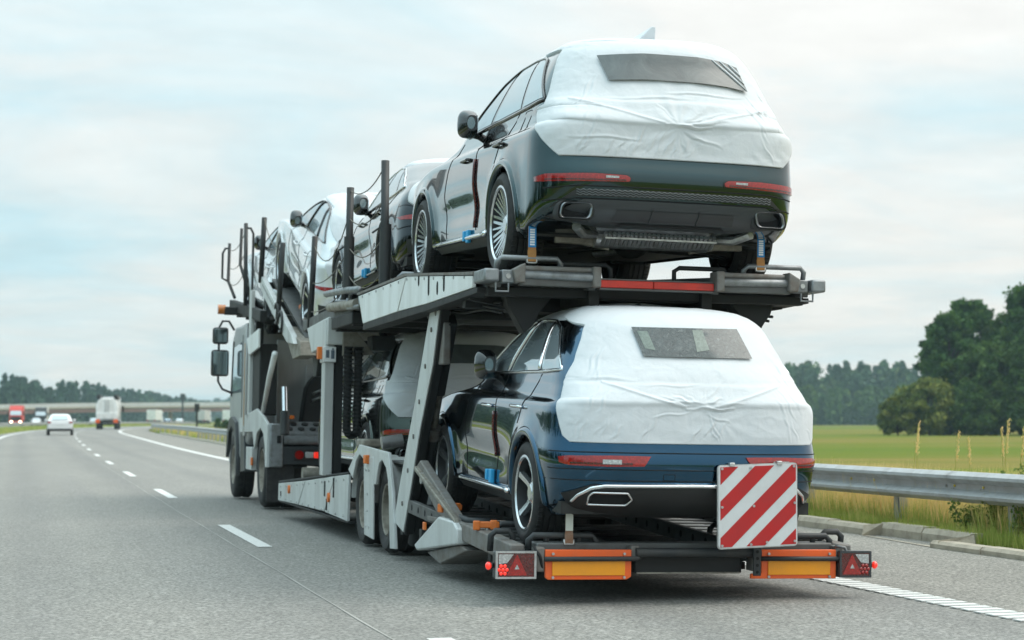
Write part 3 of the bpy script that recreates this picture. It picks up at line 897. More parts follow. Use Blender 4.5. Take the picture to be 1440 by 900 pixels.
def mid_back(root, S, pm):
    def bound(z):
        return float(np.interp(z, [.72, .78, .95, 1.06, 1.10, 1.12, 1.25, 1.40, 1.50, 1.555, 1.62], [-.74, -.67, -.60, -.545, -.52, -.50, -.46, -.38, -.31, .2, .4]))
    make_cover(S, root, .742, bound, 1.54, seam=(.62, 1.13, .955), crease_z=((.985, .012), (1.12, -.007)), center=(.15, .90), seed=15.3, star=.0012, strokes=strokes_for(9, .742))
    pp = root.get('pp', 0)
    wf = rear_patch(S, [(-.33, 1.295), (.43, 1.295)], [(-.37, 1.485), (.36, 1.49)], .030, 34, 10)
    fo = wf.build('rear_window_film', 'window_crinkle', root, True)
    for bot, top in (([(-.31, 1.345), (-.245, 1.335)], [(-.34, 1.46), (-.275, 1.46)]), ([(.035, 1.33), (.125, 1.345)], [(.03, 1.475), (.10, 1.475)])):
        rear_patch(S, bot, top, .0315, 10, 6).build('seat_back', 'headrest_pale', fo, True)
    for sx in (-1, 1):
        side_patch(S, [(-.60, 1.14), (-.37, 1.19)], [(-.50, 1.42), (-.10, 1.505)], .005, sx, 8, 10).build('pillar_cap', pm, root, True)
        a = [(sx * .33, .655), (sx * .37, .597), (sx * .60, .592), (sx * .84, .595), (sx * .885, .61)]
        b = [(sx * .325, .660), (sx * .40, .662), (sx * .60, .662), (sx * .84, .655), (sx * .890, .645)]
        l = rear_patch(S, a, b, .009, 34, 6, .02).build('rear_lamp', 'lens_red', root, True, angle=50)
        rear_patch(S, [(sx * .45, .605), (sx * .83, .605)], [(sx * .45, .617), (sx * .83, .617)], .0125, 24, 2).build('lamp_band', 'lens_dark_red', l, True)
        rear_patch(S, [(sx * .52, .608), (sx * .64, .608)], [(sx * .52, .636), (sx * .64, .636)], .0135, 8, 2).build('lamp_reverse', 'lens_clear', l, True)
    for z in (.682, .572, .50):
        MB().tube(rear_line(S, [(-.93, z - .004), (-.7, z), (.7, z), (.93, z - .004)], .0015, 80), .004, 5).build('bumper_groove', 'dark_void', root)
    # tow-eye flap
    MB().tube(rear_line(S, [(-.24, .506), (-.16, .506), (-.16, .545), (-.24, .545), (-.24, .506)], .002, 30), .002, 4).build('tow_flap_gap', 'dark_void', root)
    va = rear_patch(S, [(-.76, .255), (.76, .255)], [(-.86, .41), (-.70, .475), (.70, .475), (.86, .41)], .012, 60, 8, .05)
    va.build('lower_valance', 'plastic_black', root, True, angle=50)
    MB().tube(rear_line(S, [(-.80, .36), (-.77, .41), (-.70, .455), (-.62, .470), (0, .475), (.62, .470), (.70, .455), (.77, .41), (.80, .36)], .020, 110), .013, 8).build('chrome_strip', 'chrome', root, True)
    for sx in (-1, 1):
        hexa = [(-.14, 0), (-.105, .038), (.11, .038), (.132, .016), (.132, -.038), (-.11, -.038)]
        cx, cz = sx * .575, .395
        loop = [(cx + sx * x, cz + z) for x, z in hexa]
        t = MB().tube(rear_line(S, loop + [loop[0]], .026, 60)[:-1], .008, 6, closed=True).build('exhaust_trim', 'chrome', root, True)
        rear_patch(S, [(cx - .115, cz - .034), (cx + .125, cz - .034)], [(cx - .11, cz + .034), (cx + .12, cz + .034)], .018, 14, 4).build('exhaust_bore', 'dark_void', t, True)
        # dark intake at the bumper corner
        side_patch(S, [(-.60, .40), (-.52, .40)], [(-.60, .56), (-.54, .56)], .003, sx, 6, 6).build('corner_vent', 'plastic_black', root, True)

def plain_back(root, S, pm):
    top = S.z1
    b0 = .70 if top < 1.5 else .78
    def bound(z):
        t = (z - b0) / (top - b0)
        return float(np.interp(t, [0, .1, .35, .45, .5, .8, .86, 1], [-.84, -.72, -.62, -.55, -.58, -.1, .1, .6]))
    make_cover(S, root, b0, bound, top - .12, seam=None, crease_z=((b0 + .2, .01),), center=(0, b0 + .2), seed=8.8, nz=70, nx=110)
    for sx in (-1, 1):
        l = rear_patch(S, [(sx * .38, b0 - .10), (sx * .70, b0 - .11), (sx * .92, b0 - .09)], [(sx * .40, b0 - .05), (sx * .70, b0 - .04), (sx * .935, b0 - .06)], .010, 26, 5, .02).build('rear_lamp', 'lens_red', root, True, angle=50)
        rear_patch(S, [(sx * .60, .36), (sx * .86, .37)], [(sx * .62, .50), (sx * .88, .50)], .008, 14, 5).build('bumper_grille', 'plastic_black', root, True)
    rear_patch(S, [(-.8, .26), (.8, .26)], [(-.78, .34), (.78, .34)], .012, 50, 4, .05).build('lower_valance', 'plastic_black', root, True)

def glass_suv(k=1.0, dy=0., dz=0.):
    P = lambda l: [(y * k + dy, z + dz) for y, z in l]
    return dict(bot=P([(-.62, 1.215), (-.3, 1.20), (.4, 1.185), (1.0, 1.175), (1.66, 1.165)]),
        top=P([(-.14, 1.565), (.0, 1.60), (.30, 1.62), (.70, 1.605), (1.0, 1.53), (1.35, 1.36), (1.68, 1.175)]),
        panes=[(P([(-.57, 1.235), (-.07, 1.222)]), P([(-.13, 1.55), (.0, 1.585), (.17, 1.598)])),
               (P([(-.01, 1.218), (.80, 1.20)]), P([(.235, 1.60), (.45, 1.605), (.68, 1.592)])),
               (P([(.90, 1.20), (1.58, 1.188)]), P([(.765, 1.575), (1.0, 1.50), (1.30, 1.355), (1.60, 1.192)]))])

def glass_mid():
    P = lambda l: [(y, z) for y, z in l]
    return dict(bot=P([(-.40, 1.205), (.0, 1.185), (.9, 1.165), (1.62, 1.15)]),
        top=P([(-.06, 1.44), (.04, 1.49), (.28, 1.535), (.60, 1.545), (.85, 1.525), (1.15, 1.40), (1.64, 1.16)]),
        panes=[(P([(-.36, 1.215), (.055, 1.198)]), P([(-.05, 1.43), (.04, 1.475), (.24, 1.515)])),
               (P([(.125, 1.195), (.88, 1.175)]), P([(.31, 1.52), (.52, 1.53), (.68, 1.52)])),
               (P([(.975, 1.17), (1.55, 1.16)]), P([(.77, 1.515), (1.0, 1.44), (1.25, 1.325), (1.56, 1.165)]))])

def glass_coupe():
    P = lambda l: [(y, z * 1.07) for y, z in l]
    return dict(bot=P([(-.28, .985), (.3, .965), (1.0, .955), (1.78, .945)]),
        top=P([(-.25, 1.00), (.05, 1.13), (.35, 1.23), (.75, 1.285), (1.05, 1.27), (1.35, 1.16), (1.80, .955)]),
        panes=[(P([(-.18, .995), (.08, .985)]), P([(-.17, 1.01), (.05, 1.11), (.25, 1.18)])),
               (P([(.14, .985), (.88, .968)]), P([(.30, 1.195), (.50, 1.245), (.78, 1.265)])),
               (P([(.96, .966), (1.70, .955)]), P([(.86, 1.265), (1.05, 1.25), (1.32, 1.15), (1.72, .96)]))])
# ------------------------------------------------------------------ the six cars on the transporter
LEAN = .016
TX = 4.3
def at(xl, y, zl):
    """point given in the transporter's leaning frame"""
    return (TX + xl * math.cos(LEAN) + zl * math.sin(LEAN), y, -xl * math.sin(LEAN) + zl * math.cos(LEAN))
def crot(pitch, yaw=0.): return (R(pitch), LEAN, R(yaw))
BIG = big_shape(); MID = mid_shape(); CPE = coupe_shape()
suv_seams = [[(.90, 1.16), (.93, .95), (.92, .70), (.93, .38)], [(-.02, 1.18), (.16, 1.02), (.30, .84)], [(1.72, 1.12), (1.95, .9), (2.05, .7), (2.0, .36)]]
cfg_big = dict(rim='y', spokes=10, tyre_w=.275, inset=.10, glass=glass_suv(), mirror=(1.20, 1.17), handles=[(.18, .965), (1.24, .94)], seams=suv_seams, sill='chrome', back=big_back, under=True,
    tape=[(1.18, .34)], edge_guard=[(.945, .40, .93)], fuel=[(-.30, 1.095)], handle_mat='gloss_black')
carA = make_car('covered_suv', BIG, at(0, 13.75, 2.225), (R(2.4), .024, 0), 'paint_slate', 'dark slate SUV in a white sheet with wide rear window, last on the top deck', cfg_big)
cfg_mid = dict(rim='double', spokes=5, tyre_w=.255, inset=.10, glass=glass_mid(), mirror=(1.24, 1.16), handles=[(.29, .935), (1.16, .915)],
    seams=[[(.93, 1.15), (.95, .95), (.94, .70), (.95, .38)], [(.02, 1.17), (.14, 1.02), (.28, .82)], [(1.68, 1.10), (1.85, .9), (1.95, .7), (1.9, .36)]],
    sill='chrome', back=mid_back, under=False, trim='chrome', pillars=[[(.93, 1.175), (.72, 1.535)], [(.09, 1.20), (.275, 1.52)]], pillar_mat='chrome', handle_mat='chrome',
    tape=[(1.08, .40)], edge_guard=[(.97, .55, .88)])
carE = make_car('covered_suv', MID, at(-.02, 13.0, .335), crot(2.4), 'paint_blue', 'dark blue SUV in a white sheet with small rear window, last on the lower deck', cfg_mid)
cfg_F = dict(cfg_big); cfg_F.update(under=False, tape=[], edge_guard=[])
carF = make_car('covered_suv', BIG, at(.20, 20.4, .43), crot(0.5), 'paint_green', 'dark green covered SUV on the lower deck ahead of the blue one', cfg_F)
cfg_B = dict(rim='double', spokes=7, tyre_w=.255, inset=.11, glass=glass_coupe(), mirror=(1.42, 1.02), handles=[(.42, .88), (1.42, .86)],
    seams=[[(.93, 1.02), (.95, .8), (.94, .38)], [(-.05, 1.03), (.16, .91), (.30, .77)], [(1.78, .98), (2.0, .75), (1.95, .36)]], sill='gloss_black', back=plain_back, trim='chrome', tape=[(1.2, .34)])
carB = make_car('covered_coupe', CPE, at(0, 18.56, 2.36), crot(-.6), 'paint_black', 'low black fastback car in white sheet, second from rear on the top deck', cfg_B)
cfg_C = dict(cfg_mid); cfg_C.update(back=plain_back, under=False, tape=[], edge_guard=[], sill=None, trim='gloss_black', handle_mat='paint_silver', pillar_mat='gloss_black')
carC = make_car('covered_suv', MID, at(0, 24.1, 2.27), crot(15.5), 'paint_silver', 'silver SUV tilted nose up on the sloping ramp of the top deck', cfg_C)
carD = copy_tree(carC)
carD.location = at(0, 27.9, 2.42); carD.rotation_euler = crot(9)
carD['label'] = 'silver SUV over the truck cab, foremost car of the top deck'
# ------------------------------------------------------------------ trailer (local frame: x across, y along, leaning with the road)
TR = empty('car_transporter_trailer', at(0, 17.9, 0), (0, LEAN, 0))
tag(TR, 'grey double-deck car transporter trailer with red and white striped board at its tail', 'trailer')
TL = (0, -17.9, 0)
def P(mb, name, mat, parent=TR, **k):
    if parent is TR: k.setdefault('loc', TL)
    return mb.build(name, mat, parent, **k)
def box(name, mat, x0, x1, y0, y1, z0, z1, parent=TR, bevel=.008, **k):
    return P(MB().box(x0, x1, y0, y1, z0, z1), name, mat, parent, bevel=bevel, **k)
YB = 12.3
# tail
P(MB().cyl((-.37, YB + .02, .325), (.50, YB + .02, .325), .033, n=16), 'bumper_tube', 'post_steel', smooth=True, angle=40)
box('bumper_beam', 'truck_dark', -.35, .40, YB + .10, YB + .22, .185, .30)
P(MB().box(-.34, .38, YB + .085, YB + .098, .182, .192), 'bumper_edge', 'cast_metal')
box('rear_crossbeam', 'deck_steel', -1.02, 1.06, YB + .12, YB + .30, .30, .385, bevel=.012)
for sx, x0, x1, wx0 in ((-1, -.985, -.40, -.985), (1, .51, 1.045, .435)):
    pl = P(MB().prism([(x0 if sx < 0 else x0, .345), (x0, .20 if sx > 0 else .165), (x0 + .02, .150), (x1 - .03, .150), (x1, .17), (x1, .345)] if sx < 0 else [(x0, .345), (x0, .19), (wx0, .185), (wx0, .152), (x1, .152), (x1, .345)], 1, YB + .02, YB + .045), 'marker_board', 'orange_sheet', bevel=.004)
    P(MB().box(x0 + .045, x1 - .045, YB + .012, YB + .021, .178, .272), 'reflective_strip', 'amber_sheet', pl, bevel=.002)
    bl = MB()
    for x in (x0 + .05, x1 - .05):
        for z in (.165, .318): bl.cyl((x, YB + .008, z), (x, YB + .022, z), .009, n=10)
    P(bl, 'board_bolts', 'steel_bright', pl, smooth=True, angle=40)['kind'] = 'stuff'
    tb = MB(); tb.tube([(x0 - .01, YB + .0, .285), (x1 + .03, YB + .0, .287), (x1 + .07, YB + .03, .30), (x1 + .06, YB + .1, .33)] if sx < 0 else [(x0 - .01, YB, .287), (x1 + .01, YB, .285), (x1 + .03, YB + .05, .30)], .016, 10)
    P(tb, 'marker_rail', 'post_steel', smooth=True)
    P(MB().box(x0 - .06, x0 + .0, YB + .03, YB + .16, .20, .36), 'lamp_bracket', 'rusty_steel', bevel=.01)
    P(MB().box(x1 + .0, x1 + .06, YB + .03, YB + .16, .28, .37), 'lamp_bracket', 'rusty_steel', bevel=.01)
# tail lamps
for sx, x0, x1 in ((-1, -1.325, -1.055), (1, 1.055, 1.285)):
    y0 = YB - .02
    h = P(MB().box(x0, x1, y0 + .012, y0 + .10, .160, .338), 'tail_lamp', 'plastic_grey', bevel=.012)
    fr = MB(); t = .014
    fr.box(x0, x1, y0, y0 + .013, .325, .338); fr.box(x0, x1, y0, y0 + .013, .160, .173); fr.box(x0, x0 + t, y0, y0 + .013, .172, .326); fr.box(x1 - t, x1, y0, y0 + .013, .172, .326)
    P(fr, 'lamp_frame', 'steel_bright' if sx < 0 else 'plastic_grey', h)
    P(MB().box(x0 + t, x1 - t, y0 + .004, y0 + .0125, .173, .325), 'lamp_lens', 'lens_dark_red', h)
    inner = x0 if sx < 0 else x1
    cxl = inner - sx * .140
    P(MB().prism([(cxl - .068, .182), (cxl + .068, .182), (cxl, .318)], 1, y0 - .002, y0 + .005), 'reflector_triangle', 'lens_red', h)
    P(MB().prism([(cxl - .016, .222), (cxl + .016, .222), (cxl, .252)], 1, y0 - .004, y0 - .0015), 'reflector_centre', 'lens_clear', h)
    P(MB().prism([(inner - sx * .02, .255), (inner - sx * .02, .318), (inner - sx * .118, .318), (inner - sx * .075, .262)], 1, y0 + .0, y0 + .006), 'reverse_lens', 'lens_clear', h)
    for i in range(7):
        a = 2 * PI * i / 6; rr = .026 if i < 6 else 0
        P(MB().sphere((inner - sx * .048 + rr * math.cos(a), y0 + .002, .218 + rr * 1.05 * math.sin(a)), .0125, 10, 7, (1, .5, 1)), 'lamp_diode', 'lamp_lit_red' if sx < 0 else 'lens_red', h, smooth=True)
    if sx > 0: pass
    st = P(MB().tube([(inner + sx * .0, YB + .04, .245), (inner + sx * .03, YB + .03, .243)], .018, 10), 'marker_lamp', 'plastic_black', smooth=True)
    P(MB().sphere((inner + sx * .04, YB + .02, .242), .026, 14, 9, (.8, 1, 1)), 'marker_lens', 'lamp_lit_red', st, smooth=True)
# striped warning board on its post
wb_ = empty('warning_board', (0, -17.9, 0), parent=TR)
B0, S_ = Vector((.105, YB - .25, .378)), .535
tilt = R(2.6)
def bd(u, v, d=0.):
    u -= .27; v -= .27
    return (B0.x + .27 + u * math.cos(tilt) - v * math.sin(tilt) * .25, B0.y + d, B0.z + .27 + u * math.sin(tilt) + v * math.cos(tilt))
ol = [(u + .27, v + .27) for u, v in plane_rr(.545, .535, .022, 4)]
def plate(poly, d0, d1):
    mb = MB(); n = len(poly)
    mb.add([bd(u, v, d0) for u, v in poly] + [bd(u, v, d1) for u, v in poly], [tuple(range(n)), tuple(range(2 * n - 1, n - 1, -1))] + [(i, (i + 1) % n, n + (i + 1) % n, n + i) for i in range(n)])
    return mb
P(plate(ol, -.002, .012), 'board_plate', 'sheet_white', wb_)
P(plate([(u + .27, v + .27) for u, v in plane_rr(.558, .548, .026, 4)], .006, .018), 'board_rim', 'steel_bright', wb_)
# red diagonal stripes clipped to the board
def clip_band(c0, c1, s=.545, g=.010):
    """part of the square where c0 <= v - k u <= c1"""
    k = .93; poly = [(g, g), (s - g, g), (s - g, s - g - .005), (g, s - g - .005)]
    def cut(pl, f):
        out = []
        for i in range(len(pl)):
            a, b = pl[i], pl[(i + 1) % len(pl)]; fa, fb = f(a), f(b)
            if fa >= 0: out.append(a)
            if (fa >= 0) != (fb >= 0):
                t = fa / (fa - fb); out.append((a[0] + (b[0] - a[0]) * t, a[1] + (b[1] - a[1]) * t))
        return out
    poly = cut(poly, lambda p: p[1] - k * p[0] - c0); poly = cut(poly, lambda p: c1 - (p[1] - k * p[0])) if poly else poly
    return poly
c = -.60
for c0, c1 in ((.406, .60), (.174, .298), (-.072, .060), (-.285, -.166), (-.6, -.386)):
    pl = clip_band(c0, c1)
    if len(pl) > 2: P(plate(pl, -.0045, -.0018), 'red_stripe', 'sheet_red', wb_)
bl = MB()
for u, v in ((.02, .52), (.22, .52), (.52, .52), (.02, .27), (.24, .27), (.525, .28), (.02, .02), (.22, .02), (.33, .03), (.525, .03)):
    a = Vector(bd(u, v, -.012)); b = Vector(bd(u, v, -.003)); bl.cyl(a, b, .0085, n=10)
P(bl, 'board_bolts', 'steel_bright', wb_, smooth=True, angle=40)['kind'] = 'stuff'
for u in (.09, .42):
    mb = MB(); a = Vector(bd(u, .535, .0)); mb.box(a.x - .018, a.x + .018, a.y - .012, a.y + .03, a.z - .005, a.z + .022); P(mb, 'board_clip', 'steel_bright', wb_, bevel=.004)
P(MB().box(.432, .486, YB - .035, YB - .020, .175, .40), 'board_post', 'post_steel', wb_, bevel=.004)
hl = MB()
for z in (.20, .245, .29, .335): hl.cyl((.459, YB - .037, z), (.459, YB - .0345, z), .011, n=12)
P(hl, 'post_holes', 'dark_void', wb_)['kind'] = 'stuff'
P(MB().beam((.40, YB + .02, .30), (.20, YB + .12, .33), .03, .03), 'post_brace', 'post_steel', wb_)

# lower deck: two tracks
def zl(y): return .30 + (y - 12.4) * .042
for sx in (-1, 1):
    tr_ = MB()
    for i in range(16):
        y0 = 12.45 + i * .26
        tr_.box(sx * .80 - .30, sx * .80 + .30, y0, y0 + .20, zl(y0) - .012, zl(y0))
    struct(P(tr_, 'track_tread', 'deck_steel'), 'stuff')
    for dx in (-.33, .33):
        b = MB().beam((sx * .80 + dx, 12.42, zl(12.42) + .01), (sx * .80 + dx, 16.6, zl(16.6) + .01), .05, .11)
        P(b, 'track_rail', 'deck_steel', bevel=.006)
        h = MB()
        for i in range(14):
            y0 = 12.7 + i * .27; xx = sx * .80 + dx - .0265
            h.cyl((xx, y0, zl(y0) + .012), (xx - .001, y0, zl(y0) + .012), .026, n=12)
        struct(P(h, 'rail_holes', 'dark_void'), 'stuff')
    # wheel stops: bent tubes before and behind the tyre
    for y0, hh, w_, x_ in ((12.47, .125, .46, .83), (12.72, .13, .15, 1.18), (13.55, .10, .42, .80)):
        xa, xb = (x_ - w_ / 2), (x_ + w_ / 2); z0 = zl(y0)
        pts = [(sx * xa, y0 + .02, z0), (sx * xa, y0, z0 + hh - .03), (sx * (xa + .03), y0, z0 + hh), (sx * (xb - .03), y0, z0 + hh), (sx * xb, y0, z0 + hh - .03), (sx * xb, y0 + .02, z0)]
        P(MB().tube(pts, .022, 10), 'wheel_stop', 'post_steel', smooth=True)
    P(MB().tube([(sx * .72, 12.50, zl(12.5)), (sx * .72, 12.47, zl(12.5) + .12)], .02, 8).tube([(sx * .94, 12.50, zl(12.5)), (sx * .94, 12.47, zl(12.5) + .12)], .02, 8), 'wheel_stop_leg', 'post_steel')
    P(MB().beam((sx * 1.15, 12.42, .31), (sx * 1.15, 14.1, .385), .10, .13), 'side_beam', 'rusty_steel', bevel=.012)
P(MB().beam((0, 12.6, .22), (0, 16.5, .26), 1.0, .05), 'floor_plate', 'truck_dark')
for y in (13.2, 14.0, 14.8, 15.6, 16.4):
    P(MB().box(-1.15, 1.15, y - .05, y + .05, .21, .30), 'crossbeam', 'truck_dark', bevel=.006)
# orange ratchet handles and dotted plates by the front wheel
for x, y, z, r in ((-1.13, 14.55, .52, .3), (-1.13, 13.35, .45, -.2)):
    M = Matrix.Translation((x, y, z)) @ Matrix.Rotation(r, 4, 'Z')
    mb = MB().box(-.085, .085, -.03, .03, -.02, .025, M); mb.box(-.10, -.05, -.035, .035, -.035, .03, M); mb.box(.02, .07, -.035, .035, -.03, .035, M)
    h = P(mb, 'ratchet_handle', 'orange_plastic', bevel=.008)
    P(MB().cyl((x, y, z - .1), (x, y, z - .02), .018, n=10), 'ratchet_pin', 'steel_bright', h)
P(MB().box(-1.18, -1.02, 13.5, 15.2, .395, .43), 'edge_plate', 'rusty_steel', bevel=.006)
P(MB().tube([(-1.16, 15.0, .56), (-1.16, 14.2, .47), (-1.14, 13.9, .45), (-1.0, 13.8, .45)], .028, 10), 'edge_tube', 'post_steel', smooth=True)
# diagonal ramp arm and side box
P(MB().prism([(15.60, .80), (15.42, .86), (13.98, .45), (14.10, .385), (14.75, .475), (15.1, .60)], 0, -1.20, -1.13), 'ramp_arm', 'rusty_steel', bevel=.01)
P(MB().prism([(15.5, .815), (13.98, .465), (13.95, .43), (15.48, .775)], 0, -1.235, -1.19), 'ramp_arm_rib', 'cast_metal', bevel=.008)
P(MB().cyl((-1.22, 15.28, .72), (-1.12, 15.28, .72), .045, n=16), 'ramp_pivot', 'steel_bright', smooth=True, angle=40)
P(MB().prism([(15.42, .185), (14.50, .455), (13.98, .445), (13.85, .40), (13.84, .285), (15.30, .15)], 0, -1.24, -1.0), 'side_box', 'truck_grey', bevel=.014)
P(MB().box(-1.256, -1.238, 14.92, 15.0, .33, .39), 'side_reflector', 'orange_plastic', bevel=.004)
P(MB().prism([(15.1, .15), (13.9, .28), (13.7, .25), (14.6, .09)], 0, -1.2, -.9), 'side_box_base', 'rusty_steel', bevel=.01)

# trailer wheels and side guards
SX = 1.18
for sx in (-1, 1):
    for yw in (17.32, 18.54):
        w = empty('wheel', (sx * .99, yw - 17.9, .385), parent=TR)
        pr = [(.235, .105), (.25, .125), (.30, .140), (.355, .135), (.375, .110), (.385, .095), (.385, .03), (.375, .025), (.375, -.02), (.385, -.03), (.385, -.095), (.375, -.11), (.30, -.14), (.25, -.13), (.235, -.105)]
        P(MB().lathe(pr, (0, 0, 0), 0, 44), 'tyre', 'rubber', w, smooth=True, angle=40)
        d = MB().lathe([(.238, .108), (.228, .125), (.215, .118), (.205, .05), (.15, .02), (.10, .03), (.098, .085), (.0, .09)], (0, 0, 0), 0, 40)
        for i in range(8):
            a = 2 * PI * i / 8; d.cyl((.02, .13 * math.cos(a), .13 * math.sin(a)), (.05, .13 * math.cos(a), .13 * math.sin(a)), .014, n=8)
        P(d, 'rim', 'cast_metal', w, smooth=True, angle=35)
        if sx < 0: w.scale = (-1, 1, 1)
        P(MB().cyl((sx * .84, yw, .385), (0, yw, .385), .07, n=12), 'axle', 'truck_dark')
    def side(poly, name, mat, x0=SX, x1=SX - .03, bevel=.006, **k):
        a, b = sorted((sx * x0, sx * x1)); return P(MB().prism(poly, 0, a, b), name, mat, bevel=bevel, **k)
    # guard with two wheel openings
    def arc(yc, zc, r, a0, a1, n=9): return [(yc + r * math.cos(R(a0 + (a1 - a0) * i / n)), zc + r * math.sin(R(a0 + (a1 - a0) * i / n))) for i in range(n + 1)]
    gp = [(19.06, .70), (18.45, .95), (16.93, .90), (16.70, .55), (16.54, .08), (16.77, .07), (16.86, .50)]
    gp += [(16.92, .66), (17.02, .76), (17.22, .83), (17.36, .80), (17.46, .70), (17.52, .60)]
    gp += [(18.00, .60), (18.08, .72), (18.22, .82), (18.42, .86), (18.60, .80), (18.72, .70), (18.80, .62)]
    side(gp, 'wheel_guard', 'truck_grey')
    side([(18.16, .83), (17.64, .85), (17.58, .10), (18.06, .12)], 'guard_flap', 'truck_grey', SX + .004, SX - .012)
    mb = MB()
    for yy, zz in ((18.0, .72), (17.85, .72), (17.98, .2), (17.80, .2), (17.9, .5), (17.9, .35)): mb.cyl((sx * (SX + .004), yy, zz), (sx * (SX + .012), yy, zz), .012, n=8)
    struct(P(mb, 'flap_bolts', 'steel_bright'), 'stuff')
    P(MB().box(sx * (SX + .02) - .02, sx * (SX + .02) + .02, 17.86, 17.98, .78, .86), 'side_reflector', 'orange_plastic', bevel=.006)
    # inner mudguard shells over the wheels
    for yw in (17.32, 18.54):
        rows = [[(sx * (SX - .03), yw + .47 * math.cos(t), .385 + .47 * math.sin(t)), (sx * .80, yw + .47 * math.cos(t), .385 + .47 * math.sin(t))] for t in np.linspace(R(5), R(175), 17)]
        P(MB().grid(rows), 'mudguard', 'truck_grey', smooth=True)
    # long side skirt in three panels, and its top edge
    for poly in ([(24.34, .40), (22.03, .50), (22.57, .21), (24.36, .19)], [(21.99, .502), (19.91, .610), (20.58, .22), (22.53, .208)], [(19.87, .612), (19.05, .65), (19.07, .19), (20.54, .218)]):
        side(poly, 'skirt_panel', 'truck_grey')
    side([(24.34, .405), (19.05, .655), (19.05, .675), (24.34, .43)], 'skirt_edge', 'truck_dark', SX + .0, SX - .12)
    side([(24.36, .17), (19.07, .17), (19.07, .195), (24.36, .195)], 'skirt_sill', 'truck_dark', SX - .012, SX - .10)
    for yy, zz, hh in ((20.55, .46, .16), (19.95, .49, .20), (20.4, .30, .12), (24.1, .28, .06)):
        P(MB().box(sx * (SX - .001), sx * (SX + .003), yy - .045, yy + .045, zz - hh / 2, zz + hh / 2), 'skirt_slot', 'dark_void')
    for yy, zz in ((23.3, .36), (20.22, .38)):
        P(MB().cyl((sx * (SX - .002), yy, zz), (sx * (SX + .022), yy, zz), .05, n=14), 'side_reflector', 'orange_plastic', smooth=True, angle=40)
# chassis under the front car
P(MB().box(-.95, .95, 16.6, 24.2, .34, .42), 'chassis_floor', 'truck_dark', bevel=.01)
for sx in (-1, 1):
    P(MB().box(sx * .80 - .30, sx * .80 + .30, 19.2, 23.8, .42, .432), 'front_track', 'deck_steel')
    P(MB().box(sx * .80 - .30, sx * .80 + .30, 16.6, 19.1, .80, .83), 'axle_bridge', 'deck_steel', bevel=.006)
    P(MB().tube([(sx * 1.05, 19.3, .44), (sx * 1.05, 19.3, .62), (sx * .70, 19.35, .64), (sx * .62, 19.35, .44)], .03, 8), 'wheel_stop', 'galvanised', smooth=True)
P(MB().box(-1.05, -.80, 19.0, 19.4, .92, 1.0), 'pump_box', 'cast_metal', bevel=.02)
P(MB().cyl((-1.0, 18.25, .97), (-.80, 18.25, 1.0), .06, n=14), 'pump_cylinder', 'steel_bright', smooth=True, angle=40)
P(MB().box(-.45, .45, 24.2, 25.2, .45, .58), 'drawbar', 'truck_dark', bevel=.02)
P(MB().cyl((-.95, 23.9, .52), (-.55, 23.9, .52), .09, n=16), 'winch_drum', 'cast_metal', smooth=True, angle=40)
# lifting column, hose chain, bracket
for sx in (-1, 1):
    P(MB().box(sx * 1.165 - .05, sx * 1.165 + .05, 20.50, 20.72, .60, 2.25), 'lift_column', 'truck_grey', bevel=.008)
    P(MB().box(sx * 1.165 - .065, sx * 1.165 + .065, 20.47, 20.75, 1.79, 1.96), 'column_collar', 'truck_grey', bevel=.01)
    P(MB().box(sx * 1.06 - .045, sx * 1.06 + .045, 20.52, 20.72, .60, 2.2), 'column_guide', 'truck_dark', bevel=.006)
P(MB().box(-1.225, -1.105, 20.462, 20.469, 1.80, 1.95), 'column_label', 'label_white')
P(MB().box(-1.21, -1.175, 20.456, 20.4615, 1.84, 1.92).box(-1.155, -1.12, 20.456, 20.4615, 1.83, 1.92).box(-1.148, -1.127, 20.456, 20.4615, 1.925, 1.94), 'label_marks', 'label_blue')
P(MB().box(-1.275, -1.225, 20.6, 20.7, 1.83, 1.96), 'side_reflector', 'orange_plastic', bevel=.006)
P(MB().prism([(22.0, 2.22), (20.45, 2.27), (20.45, 1.98), (21.6, 1.93)], 0, -1.20, -.95), 'lift_carriage', 'truck_grey', bevel=.012)
P(MB().prism([(-1.04, 2.30), (-.70, 1.88), (-1.04, 1.86)], 1, 20.40, 20.46), 'corner_plate', 'cast_metal', bevel=.004)
ch = MB(); pts = [(-.985, 20.40, 1.95)] + [(-.985, 20.40, z) for z in np.linspace(1.85, 1.12, 12)] + [(-.93 - .055 * math.cos(t), 20.40, 1.10 - .075 * math.sin(t)) for t in np.linspace(.3, PI - .3, 6)] + [(-.875, 20.40, z) for z in np.linspace(1.12, 1.95, 12)]
ch.tube(pts, .044, 8)
hc = P(ch, 'hose_chain', 'truck_dark', smooth=True)
ri = MB()
for a in resample(pts, 46): ri.box(a[0] - .047, a[0] + .047, a[1] - .047, a[1] + .047, a[2] - .009, a[2] + .009)
struct(P(ri, 'chain_links', 'plastic_black', hc), 'stuff')
P(MB().tube([(-.62, 20.6, 2.2), (-.55, 20.4, 1.95), (-.6, 20.3, 1.85)], .04, 8), 'hydraulic_hose', 'truck_dark', smooth=True)
P(MB().box(-.75, -.5, 20.3, 20.6, 1.92, 2.08), 'valve_block', 'post_steel', bevel=.01)

